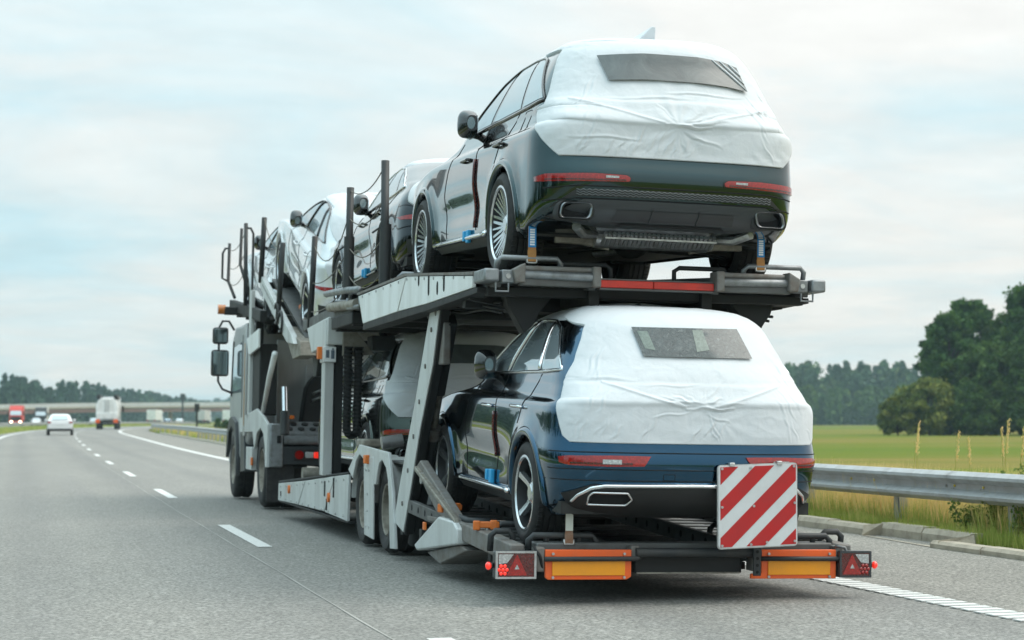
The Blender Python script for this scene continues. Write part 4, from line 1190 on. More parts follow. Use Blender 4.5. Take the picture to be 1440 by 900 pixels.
# upper deck ------------------------------------------------
def zu(y): return float(np.interp(y, [13.1, 15.9, 18.3, 21.0, 22.6], [2.19, 2.355, 2.35, 2.33, 2.30]))
UX = 1.25
for sx in (-1, 1):
    def side(poly, name, mat, x0=UX, x1=UX - .03, bevel=.004, **k):
        a, b = sorted((sx * x0, sx * x1)); return P(MB().prism(poly, 0, a, b), name, mat, bevel=bevel, **k)
    side([(18.24, 2.35), (15.91, 2.37), (16.26, 2.10), (17.97, 2.08)], 'deck_side_panel', 'truck_white')
    q = side([(15.87, 2.37), (13.43, 2.20), (13.43, 2.115), (15.0, 2.095), (16.22, 2.10)], 'deck_side_panel', 'truck_white')
    sl = MB()
    for y, z, h in ((15.35, 2.31, .10), (14.95, 2.24, .16), (14.62, 2.19, .09), (14.38, 2.22, .13)):
        sl.cyl((sx * (UX - .002), y, z + h / 2 - .02), (sx * (UX + .002), y, z + h / 2 - .02), .028, n=10); sl.cyl((sx * (UX - .002), y, z - h / 2 + .02), (sx * (UX + .002), y, z - h / 2 + .02), .028, n=10)
        sl.box(sx * UX - .0025, sx * UX + .0025, y - .028, y + .028, z - h / 2 + .02, z + h / 2 - .02)
    P(sl, 'panel_slots', 'dark_void', q)
    side([(17.97, 2.082), (16.2, 2.098), (15.0, 2.093), (13.3, 2.11), (13.3, 2.07), (15.0, 2.04), (18.0, 2.02)], 'deck_lower_edge', 'truck_dark', UX - .005, UX - .16)
    ed = MB()
    for a, b in (((18.3, 2.375), (15.9, 2.385)), ((15.9, 2.385), (13.4, 2.215))): ed.beam((sx * (UX - .05), a[0], a[1]), (sx * (UX - .05), b[0], b[1]), .11, .022)
    P(ed, 'deck_top_edge', 'rusty_steel')
    # wheel tracks
    for (ya_, yb_) in ((13.12, 15.9), (15.9, 18.3), (18.3, 20.9), (20.9, 22.6)):
        P(MB().beam((sx * .80, ya_, zu(ya_) - .02), (sx * .80, yb_ - .01, zu(yb_) - .02), .60, .035), 'deck_track', 'deck_steel')
        for dx in (-.34, .34):
            P(MB().beam((sx * .80 + sx * dx, ya_, zu(ya_) - .03), (sx * .80 + sx * dx, yb_ - .005, zu(yb_) - .03), .05, .12), 'deck_rail', 'deck_steel', bevel=.006)
    P(MB().beam((sx * .42, 13.2, 2.08), (sx * .42, 18.3, 2.16), .08, .16), 'deck_longitudinal', 'truck_dark', bevel=.006)
    # rear corner: galvanised end, ramp rollers
    x0, x1 = (.45, 1.00)
    P(MB().cyl((sx * x0, 13.06, 2.235), (sx * x1, 13.10, 2.235), .022, n=12), 'ramp_roller', 'rusty_steel', smooth=True, angle=40)
    P(MB().cyl((sx * (x0 + .03), 13.04, 2.185), (sx * x1, 13.06, 2.19), .030, n=12), 'ramp_tube', 'galvanised', smooth=True, angle=40)
    P(MB().box(min(sx * x0, sx * x1), max(sx * x0, sx * x1), 13.05, 13.12, 2.115, 2.165), 'ramp_sill', 'deck_steel', bevel=.006)
    P(MB().box(sx * .455 - .03, sx * .455 + .03, 13.0, 13.16, 2.115, 2.26), 'ramp_lug', 'rusty_steel', bevel=.01)
    P(MB().prism([(sx * .97, 2.27), (sx * 1.06, 2.22), (sx * 1.04, 2.13), (sx * .97, 2.13)], 1, 13.0, 13.14), 'ramp_lug', 'rusty_steel', bevel=.01)
    P(MB().box(min(sx * 1.04, sx * 1.13), max(sx * 1.04, sx * 1.13), 13.04, 13.16, 2.13, 2.22), 'corner_bracket', 'galvanised', bevel=.008)
    P(MB().box(min(sx * 1.15, sx * 1.26), max(sx * 1.15, sx * 1.26), 13.02, 13.35, 2.135, 2.225), 'corner_bracket', 'galvanised', bevel=.014)
    P(MB().cyl((sx * 1.085, 13.03, 2.175), (sx * 1.085, 13.045, 2.175), .018, n=10), 'corner_bolt', 'steel_bright', smooth=True, angle=40)
    P(MB().tube([(sx * 1.17, 13.05, 2.13), (sx * 1.17, 13.05, 2.07), (sx * 1.08, 13.05, 2.07), (sx * 1.08, 13.05, 2.13)], .008, 6), 'corner_hook', 'galvanised')
    # guard loops behind and before the wheels
    for xa, xb, y in ((.68, 1.14, 13.15), (.66, 1.12, 16.9), (.68, 1.12, 17.75), (.70, 1.14, 19.4), (.70, 1.14, 20.7)):
        z0 = zu(y)
        P(MB().tube([(sx * xa, y + .03, z0), (sx * xa, y, z0 + .09), (sx * (xa + .03), y - .01, z0 + .12), (sx * (xb - .03), y - .01, z0 + .12), (sx * xb, y, z0 + .09), (sx * xb, y + .03, z0)], .019, 10), 'wheel_stop', 'galvanised', smooth=True)
    P(MB().tube([(sx * .24, 13.4, 2.2), (sx * .24, 13.4, 2.28), (sx * .28, 13.4, 2.305), (sx * .62, 13.4, 2.305), (sx * .65, 13.4, 2.2)], .018, 8), 'guard_loop', 'post_steel', smooth=True)
# red bar between the ramps
P(MB().box(-.42, .42, 13.06, 13.12, 2.105, 2.118), 'bar_flange', 'deck_steel')
P(MB().box(-.43, -.03, 13.05, 13.14, 2.12, 2.172), 'red_bar', 'red_paint', bevel=.006)
P(MB().box(-.027, .42, 13.048, 13.14, 2.12, 2.172), 'red_bar', 'red_paint', bevel=.006)
P(MB().box(-.42, .42, 13.06, 13.13, 2.174, 2.184), 'bar_flange', 'deck_steel')
# belly of the upper deck
P(MB().beam((0, 13.3, 2.06), (0, 18.2, 2.12), .76, .03), 'deck_belly', 'truck_dark')
for y in (13.3, 14.0, 14.8, 15.4, 16.2, 17.1, 18.0, 19.0, 20.0):
    P(MB().box(-1.18, 1.18, y - .05, y + .05, zu(y) - (.15 if y < 13.5 else .24), zu(y) - .085), 'deck_crossbeam', 'truck_dark', bevel=.006)
P(MB().cyl((-1.1, 15.7, 2.05), (1.1, 15.7, 2.05), .035, n=12), 'cross_tube', 'deck_steel', smooth=True, angle=40)
P(MB().cyl((-.75, 14.5, 2.03), (-.30, 14.1, 2.05), .022, n=10), 'locking_rod', 'deck_steel', smooth=True, angle=40)
for sx in (-1, 1):
    P(MB().prism([(sx * 1.20, 2.10), (sx * .55, 2.02), (sx * .45, 1.97), (sx * .80, 1.98), (sx * 1.2, 2.05)], 1, 13.7, 13.8), 'deck_gusset', 'truck_dark')
    P(MB().prism([(sx * 1.02, 2.10), (sx * .99, 1.99), (sx * .94, 1.92), (sx * .87, 1.80), (sx * .79, 1.88), (sx * .76, 1.95), (sx * .66, 2.08)], 1, 13.40, 13.55), 'jack_head', 'truck_dark', bevel=.01)
    # jack: box arm and hydraulic cylinder
    a = MB(); xo, xi = 1.15, 1.075
    pr = [(15.28, 2.10), (14.90, 2.10), (15.15, 1.62), (15.62, 1.10), (15.95, .62), (16.25, .22), (16.70, .30), (16.45, .65), (15.84, 1.36)]
    P(MB().prism(pr, 0, min(sx * xo, sx * xi), max(sx * xo, sx * xi)), 'jack_arm', 'truck_dark', bevel=.008)
    P(MB().prism([(15.275, 2.09), (14.93, 2.09), (15.17, 1.62), (15.64, 1.10), (15.97, .62), (16.26, .24), (16.68, .31), (16.44, .65), (15.83, 1.36)], 0, min(sx * (xo + .014), sx * (xo + .001)), max(sx * (xo + .014), sx * (xo + .001))), 'jack_arm_face', 'truck_grey', bevel=.004)
    P(MB().cyl((sx * 1.165, 15.08, 2.04), (sx * 1.05, 15.08, 2.04), .04, n=14), 'jack_pivot', 'rusty_steel', smooth=True, angle=40)
    P(MB().box(min(sx * 1.06, sx * 1.12), max(sx * 1.06, sx * 1.12), 14.97, 15.2, 1.62, 1.95), 'jack_shroud', 'rusty_steel', bevel=.01)
    c_ = P(MB().cyl((sx * 1.02, 15.79, 1.08), (sx * 1.04, 16.40, .14), .052, n=18), 'jack_cylinder', 'post_steel', smooth=True, angle=40)
    P(MB().cyl((sx * 1.02, 15.75, 1.13), (sx * 1.02, 15.82, 1.04), .062, n=18), 'cylinder_collar', 'rusty_steel', c_, smooth=True, angle=40)
    P(MB().cyl((sx * 1.02, 15.45, 1.52), (sx * 1.02, 15.79, 1.08), .028, n=14), 'jack_rod', 'cast_metal', c_, smooth=True, angle=40)
    P(MB().beam((sx * 1.045, 15.02, 1.98), (sx * 1.045, 15.46, 1.42), .075, .15), 'jack_cover', 'truck_dark', bevel=.012)
    P(MB().tube([(sx * .98, 15.9, .6), (sx * .96, 15.7, .5), (sx * .95, 15.6, .35), (sx * .97, 15.9, .25)], .03, 8), 'hydraulic_hose', 'truck_dark', smooth=True)
# front end of the trailer's upper deck
P(MB().cyl((-1.2, 18.6, 2.30), (-1.2, 20.3, 2.36), .05, n=12), 'side_tube', 'cast_metal', smooth=True, angle=40)
P(MB().tube([(-1.22, 18.35, 2.42), (-1.22, 19.2, 2.47), (-1.2, 20.6, 2.52)], .035, 8), 'side_tube', 'galvanised', smooth=True)
P(MB().box(-1.2, -.95, 18.9, 20.2, 2.12, 2.25), 'slide_block', 'truck_dark', bevel=.014)
P(MB().tube([(-1.22, 18.3, 2.36), (-1.22, 18.3, 2.26), (-1.22, 19.0, 2.28), (-1.22, 19.0, 2.38)], .022, 8), 'step_bracket', 'galvanised', smooth=True)

# hand posts with ropes along the upper deck
def post(parent, base, top, r=.032, mid=None, P_=P):
    pts = [base] + ([mid] if mid else []) + [top]
    mb = MB().tube(pts, r, 10)
    o = P_(mb, 'safety_post', 'post_steel', parent, smooth=True, **({'loc': TL} if parent is TR and P_ is P else {}))
    b, t = Vector(base), Vector(top)
    return o
tp = [((-1.2, 17.15, 2.38), (-1.2, 17.23, 3.51)), ((-1.2, 19.15, 2.45), (-1.2, 19.14, 3.49))]
for b, t in tp:
    o = post(TR, b, t, .038)
    P(MB().cyl((b[0], b[1], b[2]), (b[0], b[1], b[2] + .55), .052, n=12), 'post_sleeve', 'post_steel', o, smooth=True, angle=40)
    P(MB().tube([(b[0] - .05, b[1], 2.9), (b[0] - .1, b[1] + .1, 2.86)], .01, 5), 'post_hook', 'post_steel', o)
for b, t in (((1.2, 17.15, 2.38), (1.2, 17.23, 3.51)), ((1.2, 19.15, 2.45), (1.2, 19.14, 3.49))): post(TR, b, t, .038)
def rope(a, b, sag, parent=TR, P_=P, r=.006):
    a, b = Vector(a), Vector(b); pts = []
    for i in range(13):
        t = i / 12; p = a.lerp(b, t); p.z -= sag * 4 * t * (1 - t); pts.append(p)
    return P_(MB().tube(pts, r, 5), 'rope', 'rope', parent, smooth=True)
for f in (.97, .70, .42, .16):
    a = Vector(tp[0][0]).lerp(Vector(tp[0][1]), f); b = Vector(tp[1][0]).lerp(Vector(tp[1][1]), f)
    rope(a, b, .12 + .05 * (1 - f))

# tie-down straps behind the wheels
def strap(lb, xl, y, z0, z1, mats, w=.05):
    o = empty('tie_down_strap', at(xl, y, z0), (0, LEAN, 0)); tag(o, lb, 'strap', 'wheel straps')
    h = z1 - z0
    MB().box(-w / 2, w / 2, -.004, .004, h * .30, h).build('webbing', mats[0], o)
    MB().box(-w / 2, w / 2, -.009, -.0045, h * .42, h * .86).build('strap_label', mats[1], o)
    if mats[1] == 'strap_blue':
        mk = MB()
        for k in range(7): mk.box(-w * .32, w * .30, -.0105, -.0092, h * (.46 + .052 * k), h * (.46 + .052 * k) + .012)
        struct(mk.build('label_print', 'label_white', o), 'stuff')
    MB().box(-w / 2 - .002, w / 2 + .002, -.007, .007, h * .12, h * .36).build('strap_end', mats[2], o)
    MB().tube([(-w * .62, 0, h * .22), (-w * .62, 0, h * .10), (-w * .4, 0, .03), (w * .4, 0, .03), (w * .62, 0, h * .10), (w * .62, 0, h * .22)], .008, 6).build('hook', 'steel_bright', o, True)
strap('blue and orange strap behind the left rear wheel of the upper SUV', -.895, 13.13, 2.25, 2.58, ('strap_orange', 'strap_blue', 'strap_orange'), .055)
strap('blue and orange strap behind the right rear wheel of the upper SUV', .80, 13.13, 2.25, 2.56, ('strap_orange', 'strap_blue', 'strap_orange'), .055)
strap('brown strap behind the left rear wheel of the blue SUV', -.80, 12.42, .345, .625, ('strap_brown', 'strap_label', 'strap_brown'), .05)
# fixings: bolt heads along the panels, weld plates, air lines
for sx in (-1, 1):
    mb = MB()
    for k in range(11):
        y = 24.1 - k * .48; zt_ = .385 + (24.34 - y) * .0472; zb_ = .235
        for z in (zt_ - .03, zb_):
            mb.cyl((sx * (SX - .001), y, z), (sx * (SX + .009), y, z), .013, n=8)
    struct(P(mb, 'skirt_bolts', 'steel_bright'), 'stuff')
    mb = MB()
    for k in range(13):
        y = 18.0 - k * .36
        z = float(np.interp(y, [13.4, 15.87, 18.3], [2.19, 2.345, 2.33]))
        mb.cyl((sx * (UX - .001), y, z), (sx * (UX + .008), y, z), .011, n=8)
    struct(P(mb, 'panel_bolts', 'steel_bright'), 'stuff')
    mb = MB()
    for k in range(6):
        t = k / 5; mb.cyl((sx * 1.163, 15.22 + 1.08 * t, 1.90 - 1.42 * t), (sx * 1.174, 15.22 + 1.08 * t, 1.90 - 1.42 * t), .02, n=10)
    struct(P(mb, 'jack_bolts', 'rusty_steel'), 'stuff')
    for q, (dz, dx) in enumerate(((-.06, .0), (-.10, .02), (-.14, -.01))):
        pts = [(sx * (1.02 + dx), y, zu(y) - .12 + dz + .015 * math.sin(y * 4 + q)) for y in np.linspace(13.5, 18.2, 26)]
        P(MB().tube(pts, .011, 6), 'air_line', 'truck_dark', smooth=True)
    P(MB().tube([(sx * 1.10, 12.55, .30), (sx * 1.12, 13.1, .25), (sx * 1.08, 13.7, .30), (sx * 1.1, 14.3, .27)], .012, 6), 'lamp_cable', 'truck_dark', smooth=True)
P(MB().tube([(1.04, YB + .03, .37), (1.10, YB + .0, .36), (1.13, YB + .02, .31), (1.12, YB + .06, .28)], .010, 6), 'lamp_cable', 'galvanised', smooth=True)
P(MB().tube([(-1.06, YB + .05, .37), (-1.02, YB + .02, .30), (-1.0, YB + .04, .22)], .010, 6), 'lamp_cable', 'truck_dark', smooth=True)
ch = MB()
for k in range(14):
    a = .5 + k * .045
    ch.box(-.30 + a * .9 - .02, -.30 + a * .9 + .02, 12.70 - .01, 12.70 + .01, .36 - .05 * math.sin(k / 13 * PI), .372 - .05 * math.sin(k / 13 * PI))
struct(P(ch, 'chain', 'cast_metal'), 'stuff')
# ------------------------------------------------------------------ truck in front of the trailer
TK = empty('car_transporter_truck', (4.4, 27.5, 0), (0, LEAN, 0))
tag(TK, 'silver grey motor truck pulling the trailer, with twin mirrors and car ramp over its cab', 'truck')
KL = (0, -27.5, 0)
def K(mb, name, mat, parent=TK, **k):
    if parent is TK: k['loc'] = KL
    return mb.build(name, mat, parent, **k)
KX = 1.25
# cab
cab = K(MB().prism([(28.5, .95), (28.5, 2.55), (28.7, 2.62), (30.4, 2.62), (30.75, 2.45), (31.0, 1.5), (31.0, .55), (30.85, .45), (30.75, .75), (30.55, 1.02), (30.25, 1.12), (29.95, 1.02), (29.75, .8), (29.6, .6), (28.9, .6)], 0, -1.22, 1.22), 'cab', 'cab_silver', bevel=.05)
K(MB().prism([(29.35, 1.6), (30.62, 1.6), (30.45, 2.3), (29.35, 2.35)], 0, -1.226, -1.223), 'side_window', 'glass_dark', cab)
for y in (29.25, 28.75): K(MB().box(-1.226, -1.221, y - .012, y + .012, .65, 2.45), 'door_gap', 'dark_void', cab)
K(MB().prism([(30.7, 1.55), (30.5, 2.4), (30.56, 2.4), (30.78, 1.55)], 0, -1.235, -1.215), 'pillar', 'plastic_black', cab)
K(MB().box(-1.26, -1.215, 28.55, 28.75, .95, 2.6), 'air_deflector', 'cab_silver', cab, bevel=.02)
K(MB().box(-1.265, -1.26, 28.58, 28.62, 1.1, 2.3), 'reflection_streak', 'strap_orange', cab)  # yellowish reflection on the cab side, put in as a coloured strip
# rear wall of the cab
K(MB().box(-.82, 1.15, 28.40, 28.49, .95, 2.36), 'rear_wall', 'truck_white', bevel=.02)
K(MB().box(-.40, 1.0, 28.36, 28.40, 1.15, 2.0), 'wall_pressing', 'truck_white', bevel=.02)
ar = [(-.52, .95)] + [(.05 - .50 * math.cos(t), 1.55 + .40 * math.sin(t)) for t in np.linspace(0, PI, 13)] + [(.62, .95)]
K(MB().prism([(a, b) for a, b in ar], 1, 28.0, 28.36), 'intake_housing', 'plastic_black', bevel=.03)
for z in (1.62, 1.52): K(MB().tube([(-.36, 27.985, z - .05), (-.25, 27.98, z), (.35, 27.98, z), (.46, 27.985, z - .05)], .022, 8), 'housing_bar', 'steel_bright', smooth=True)
# mirrors
arm = K(MB().tube([(-1.22, 30.55, 2.58), (-1.30, 30.6, 2.72), (-1.40, 30.6, 2.72), (-1.45, 30.6, 2.62), (-1.45, 30.6, 1.78), (-1.38, 30.6, 1.66), (-1.22, 30.6, 1.60)], .018, 8), 'mirror_arm', 'post_steel', smooth=True)
for z0, z1, w_ in ((2.36, 2.62, .24), (1.86, 2.27, .27)):
    h = K(MB().box(-1.43 - w_ / 2, -1.43 + w_ / 2, 30.52, 30.66, z0, z1), 'mirror', 'plastic_black', arm, bevel=.04)
    K(MB().box(-1.43 - w_ / 2 + .025, -1.43 + w_ / 2 - .025, 30.508, 30.519, z0 + .025, z1 - .025), 'mirror_glass', 'mirror_glass', h, bevel=.004)
# beacon
b = K(MB().box(-1.42, -1.12, 30.1, 30.3, 2.80, 2.92), 'beacon_bracket', 'truck_dark', bevel=.02)
K(MB().cyl((-1.52, 30.2, 2.88), (-1.40, 30.2, 2.88), .075, n=16), 'beacon', 'lens_amber', b, smooth=True, angle=40)
# wheels
for sx in (-1, 1):
    for yw, ww in ((30.25, .30), (26.65, .55)):
        w = empty('wheel', (sx * (KX - .02 - ww / 2), yw - 27.5, .50), parent=TK); h_ = ww / 2
        pr = [(.30, h_ * .8), (.32, h_ * .95), (.40, h_), (.46, h_ * .95), (.495, h_ * .8), (.50, h_ * .7), (.50, .02), (.485, .015), (.485, -.015), (.50, -.02), (.50, -h_ * .7), (.46, -h_ * .95), (.40, -h_), (.30, -h_ * .8)]
        K(MB().lathe(pr, (0, 0, 0), 0, 44), 'tyre', 'rubber', w, smooth=True, angle=40)
        d = MB().lathe([(.305, h_ * .82), (.29, h_ * .95), (.275, h_ * .85), (.26, h_ * .3), (.2, h_ * .1), (.13, h_ * .3), (.12, h_ * .8), (0, h_ * .85)], (0, 0, 0), 0, 36)
        K(d, 'rim', 'cast_metal', w, smooth=True, angle=35)
        if sx < 0: w.scale = (-1, 1, 1)
    def side(poly, name, mat, x0=KX, x1=KX - .04, bevel=.008, **k):
        a, b = sorted((sx * x0, sx * x1)); return K(MB().prism(poly, 0, a, b), name, mat, bevel=bevel, **k)
    side([(30.95, .60), (30.9, .95), (30.6, 1.20), (30.2, 1.24), (29.7, 1.15), (29.45, .8), (29.4, .35), (29.55, .35), (29.65, .75), (29.9, 1.02), (30.25, 1.10), (30.6, 1.0), (30.8, .7)], 'front_fender', 'plastic_grey', KX + .02)
    side([(29.35, 1.20), (27.15, 1.34), (26.4, 1.24), (25.86, 1.13), (25.86, .56), (26.02, .56), (26.10, .82), (26.30, 1.0), (26.65, 1.08), (27.05, 1.0), (27.3, .78), (27.55, 1.02), (29.2, 1.0)], 'side_panel', 'truck_grey')
    side([(29.2, .98), (28.7, .98), (28.5, .45), (29.1, .42)], 'side_step', 'plastic_grey', KX - .01, KX - .3)
    side([(28.3, .80), (27.6, .80), (27.6, .48), (28.3, .48)], 'battery_box', 'truck_grey', KX - .0, KX - .35)
    K(MB().box(sx * KX - .012, sx * KX + .012, 27.5, 27.62, .55, .66), 'side_reflector', 'orange_plastic', bevel=.004)
    K(MB().box(sx * 1.06 - .18, sx * 1.06 + .18, 25.88, 25.93, .10, .60), 'mudflap', 'rubber', bevel=.006)
    rows = [[(sx * (KX - .03), 26.65 + .58 * math.cos(t), .5 + .58 * math.sin(t)), (sx * .68, 26.65 + .58 * math.cos(t), .5 + .58 * math.sin(t))] for t in np.linspace(R(0), R(175), 15)]
    K(MB().grid(rows), 'mudguard', 'plastic_grey', smooth=True)
    # rear cheek box
    K(MB().box(min(sx * 1.22, sx * 1.04), max(sx * 1.22, sx * 1.04), 25.80, 26.0, .56, 1.14), 'rear_box', 'galvanised', bevel=.02)
    K(MB().box(sx * 1.10 - .025, sx * 1.10 + .025, 25.785, 25.80, .88, .98), 'box_recess', 'dark_void')
    # upright frame between cab and body, tool locker
    K(MB().box(min(sx * .95, sx * 1.2), max(sx * .95, sx * 1.2), 27.3, 28.25, 1.25, 2.25), 'upright_locker', 'truck_dark', bevel=.02)
    K(MB().box(sx * 1.22 - .03, sx * 1.22 + .03, 28.1, 28.3, 1.2, 3.05), 'front_upright', 'truck_grey', bevel=.01)
    K(MB().prism([(28.35, 2.36), (26.95, 2.44), (26.92, 2.18), (28.1, 2.11)], 0, min(sx * 1.27, sx * 1.24), max(sx * 1.27, sx * 1.24)), 'name_panel', 'truck_white', bevel=.006)
    K(MB().tube([(sx * 1.22, 25.45, 2.05), (sx * 1.22, 26.0, 1.75), (sx * 1.22, 26.62, 1.30)], [.04, .036, .03], 10), 'tilt_strut', 'truck_white', smooth=True)
    K(MB().cyl((sx * 1.05, 25.75, 1.62), (sx * 1.05, 25.65, 1.28), .035, n=12), 'lift_rod', 'chrome', smooth=True, angle=40)
    K(MB().cyl((sx * 1.05, 25.65, 1.30), (sx * 1.05, 25.6, 1.0), .06, n=14), 'lift_cylinder', 'post_steel', smooth=True, angle=40)
    # ramp of the tilted car
    pr = [(27.05, 3.20), (23.7, 2.22), (23.5, 2.10), (24.1, 2.14), (26.6, 2.86), (27.0, 3.02)]
    rb_ = side(pr, 'ramp_beam', 'truck_grey', KX, KX - .07)
    mb = MB()
    for i in range(12):
        t = i / 11; y = 26.7 - 1.3 * t; z = 3.02 - .38 * t
        mb.cyl((sx * (KX + .002), y, z), (sx * (KX - .002), y, z), .02, n=8)
    struct(K(mb, 'beam_holes', 'dark_void', rb_), 'stuff')
    for y, z in ((25.0, 2.55), (24.6, 2.42)):
        K(MB().tube([(sx * (KX + .02), y + .18 * math.cos(t), z + .13 * math.sin(t)) for t in np.linspace(.6, 5.2, 12)], .018, 6), 'ratchet_ring', 'post_steel', rb_, smooth=True)
    K(MB().beam((sx * .80, 23.6, 2.17), (sx * .80, 27.0, 3.12), .58, .04), 'ramp_track', 'deck_steel')
    K(MB().prism([(24.7, 2.38), (23.3, 2.13), (23.25, 1.95), (23.9, 1.93), (24.5, 2.2)], 0, min(sx * 1.2, sx * 1.0), max(sx * 1.2, sx * 1.0)), 'ramp_hinge', 'cast_metal', bevel=.012)
    K(MB().prism([(24.0, 2.1), (23.4, 2.05), (23.6, 1.72), (23.85, 1.72)], 0, min(sx * .95, sx * .85), max(sx * .95, sx * .85)), 'hinge_bracket', 'post_steel', bevel=.01)
    # deck over the cab
    K(MB().beam((sx * 1.18, 27.1, 2.62), (sx * 1.18, 31.3, 3.02), .10, .16), 'cab_deck_rail', 'truck_dark', bevel=.01)
    K(MB().beam((sx * .80, 27.1, 2.60), (sx * .80, 31.3, 2.86), .56, .04), 'cab_deck_track', 'deck_steel')
    K(MB().box(sx * 1.1 - .05, sx * 1.1 + .05, 28.15, 28.35, 1.2, 2.7), 'deck_support', 'truck_dark', bevel=.01)
for y in (27.3, 28.4, 29.6, 30.9):
    K(MB().beam((-1.15, y, 2.55 + (y - 27.1) * .08), (1.15, y, 2.55 + (y - 27.1) * .08), .10, .10), 'deck_crossbeam', 'truck_dark')
for t in (.02, .3, .62, .97):
    y = 23.7 + 3.3 * t; K(MB().box(-1.15, 1.15, y - .05, y + .05, 2.06 + .96 * t, 2.15 + .96 * t), 'ramp_crossbeam', 'truck_dark', bevel=.006)
K(MB().box(-1.0, -.78, 24.3, 24.9, 2.60, 2.66), 'wheel_chock', 'orange_plastic', bevel=.01)
K(MB().tube([(-1.0, 24.6, 2.6), (-1.02, 24.1, 2.40), (-1.03, 23.8, 2.28)], .03, 8), 'tension_lever', 'rusty_steel', smooth=True)
# chassis, rear face
K(MB().box(-.45, .45, 25.95, 31.0, .55, .90), 'chassis', 'truck_dark', bevel=.01)
K(MB().box(-1.0, 1.0, 26.3, 28.4, 1.0, 1.12), 'body_floor', 'truck_dark')
K(MB().box(-1.04, 1.04, 25.82, 26.0, .60, .84), 'rear_beam', 'plastic_grey', bevel=.012)
def tread(name, z0, z1, y0, y1):
    o = K(MB().prism([(y0, z0), (y0, z0 + .05), (y1, z1), (y1, z1 - .05)], 0, -1.03, 1.03), name, 'galvanised', bevel=.004)
    mb = MB()
    for i in range(13):
        for j in range(2):
            x = -.94 + i * .155 + (.07 if j else 0); t = .28 + .42 * j
            y = y0 + (y1 - y0) * t; z = z0 + .05 + (z1 - z0 - .05) * t
            mb.cyl((x, y, z - .01), (x, y - .01, z + .022), .045, n=8)
    struct(K(mb, 'tread_dimples', 'truck_dark', o), 'stuff')
tread('tread_plate', .97, 1.17, 25.88, 26.25); 
K(MB().cyl((-1.03, 25.84, .92), (1.03, 25.84, .92), .06, n=14), 'roll_edge', 'galvanised', smooth=True, angle=40)
K(MB().box(-1.0, 1.0, 25.92, 26.3, .86, .94), 'step_floor', 'truck_dark')
K(MB().box(-1.0, -.86, 26.1, 26.3, 1.20, 1.25), 'ratchet_handle', 'orange_plastic', bevel=.01)
lb_ = K(MB().box(-.90, -.48, 25.79, 25.82, .655, .80), 'lamp_panel', 'plastic_black', bevel=.006)
K(MB().cyl((-.83, 25.765, .73), (-.83, 25.79, .73), .058, n=18), 'rear_lamp', 'lens_red', lb_, smooth=True, angle=40)
K(MB().box(-.75, -.64, 25.765, 25.79, .69, .77), 'rear_lamp', 'lens_clear', lb_, bevel=.02)
K(MB().box(-.638, -.54, 25.763, 25.79, .69, .77), 'rear_lamp', 'lamp_lit_red', lb_, bevel=.02)
# posts along the truck's upper deck (shared helper)
def kpost(b, t, mid=None, r=.030):
    return K(MB().tube([b] + ([mid] if mid else []) + [t], r, 8), 'safety_post', 'post_steel', smooth=True)
KS = 3.15 / 3.10
def kp(y, z): return (-1.25, y * KS, 1.2 + (z - 1.2) * KS)
for b, t, mid, r in (((21.76, 2.20), (21.51, 3.22), None, .033), ((24.6, 2.45), (24.27, 3.39), None, .034), ((26.53, 3.05), (26.27, 3.91), None, .036), ((28.36, 2.84), (28.52, 4.05), None, .030), ((28.45, 3.2), (29.08, 4.03), (29.17, 3.50), .024), ((29.87, 3.05), (30.8, 3.96), (30.88, 3.37), .026)):
    kpost(kp(*b), kp(*t), kp(*mid) if mid else None, r)
# hoops beside the outer posts
for (y, z0, z1) in ((28.4, 3.0, 3.97), (30.85, 3.36, 3.88)):
    a = kp(y, z0); c = kp(y, z1); dx = -.10 if y > 30 else .10
    K(MB().tube([a, (a[0] + dx, a[1], a[2] + .05), (c[0] + dx, c[1], c[2] - .08), (c[0] + dx * .6, c[1], c[2]), c], .018, 6), 'post_hoop', 'post_steel', smooth=True)
    
def krope(a, b, sag): rope(a, b, sag, TK, lambda m_, n_, mt_, p_, **k: K(m_, n_, mt_, p_, **k), .006)
for f, s_ in ((.9, .35), (.45, .12), (.1, .1)):
    a = Vector((-1.28, 19.15, 2.5)).lerp(Vector((-1.28, 19.14, 3.45)), f); b = Vector(kp(21.7, 2.3)).lerp(Vector(kp(21.5, 3.2)), f); krope(a, b, s_)
for f in (.95, .6, .3): krope(Vector(kp(28.45, 3.1)).lerp(Vector(kp(28.5, 4.0)), f), Vector(kp(30.8, 3.1)).lerp(Vector(kp(30.8, 3.9)), f), .12)
krope(kp(26.27, 3.9), kp(24.9, 3.4), .1)
# ------------------------------------------------------------------ ground, road, verge
def cx(y):
    """sideways shift of the road: a bend to the right"""
    if y <= 0: return y * y / 40000.
    d = y * y / 13750.
    if y > 100: d += 9.5e-7 * (y - 100) ** 3
    return d
def gz(y):
    t = min(1, max(0, (y - 60) / 80.)); return .16 * t * t * (3 - 2 * t)
def smooth(a, b, v):
    t = min(1, max(0, (v - a) / (b - a))); return t * t * (3 - 2 * t)
YS = [-260, -180, -120, -80, -50, -30] + list(np.arange(-14, 60, 2.)) + list(np.arange(60, 200, 5.)) + list(np.arange(200, 640, 12.))
def ribbon(xa, xb, z, ys=YS, n=1, tilt=0.):
    rows = []
    for y in ys:
        rows.append([(cx(y) + xa + (xb - xa) * k / n, y, gz(y) + z) for k in range(n + 1)])
    return MB().grid(rows)

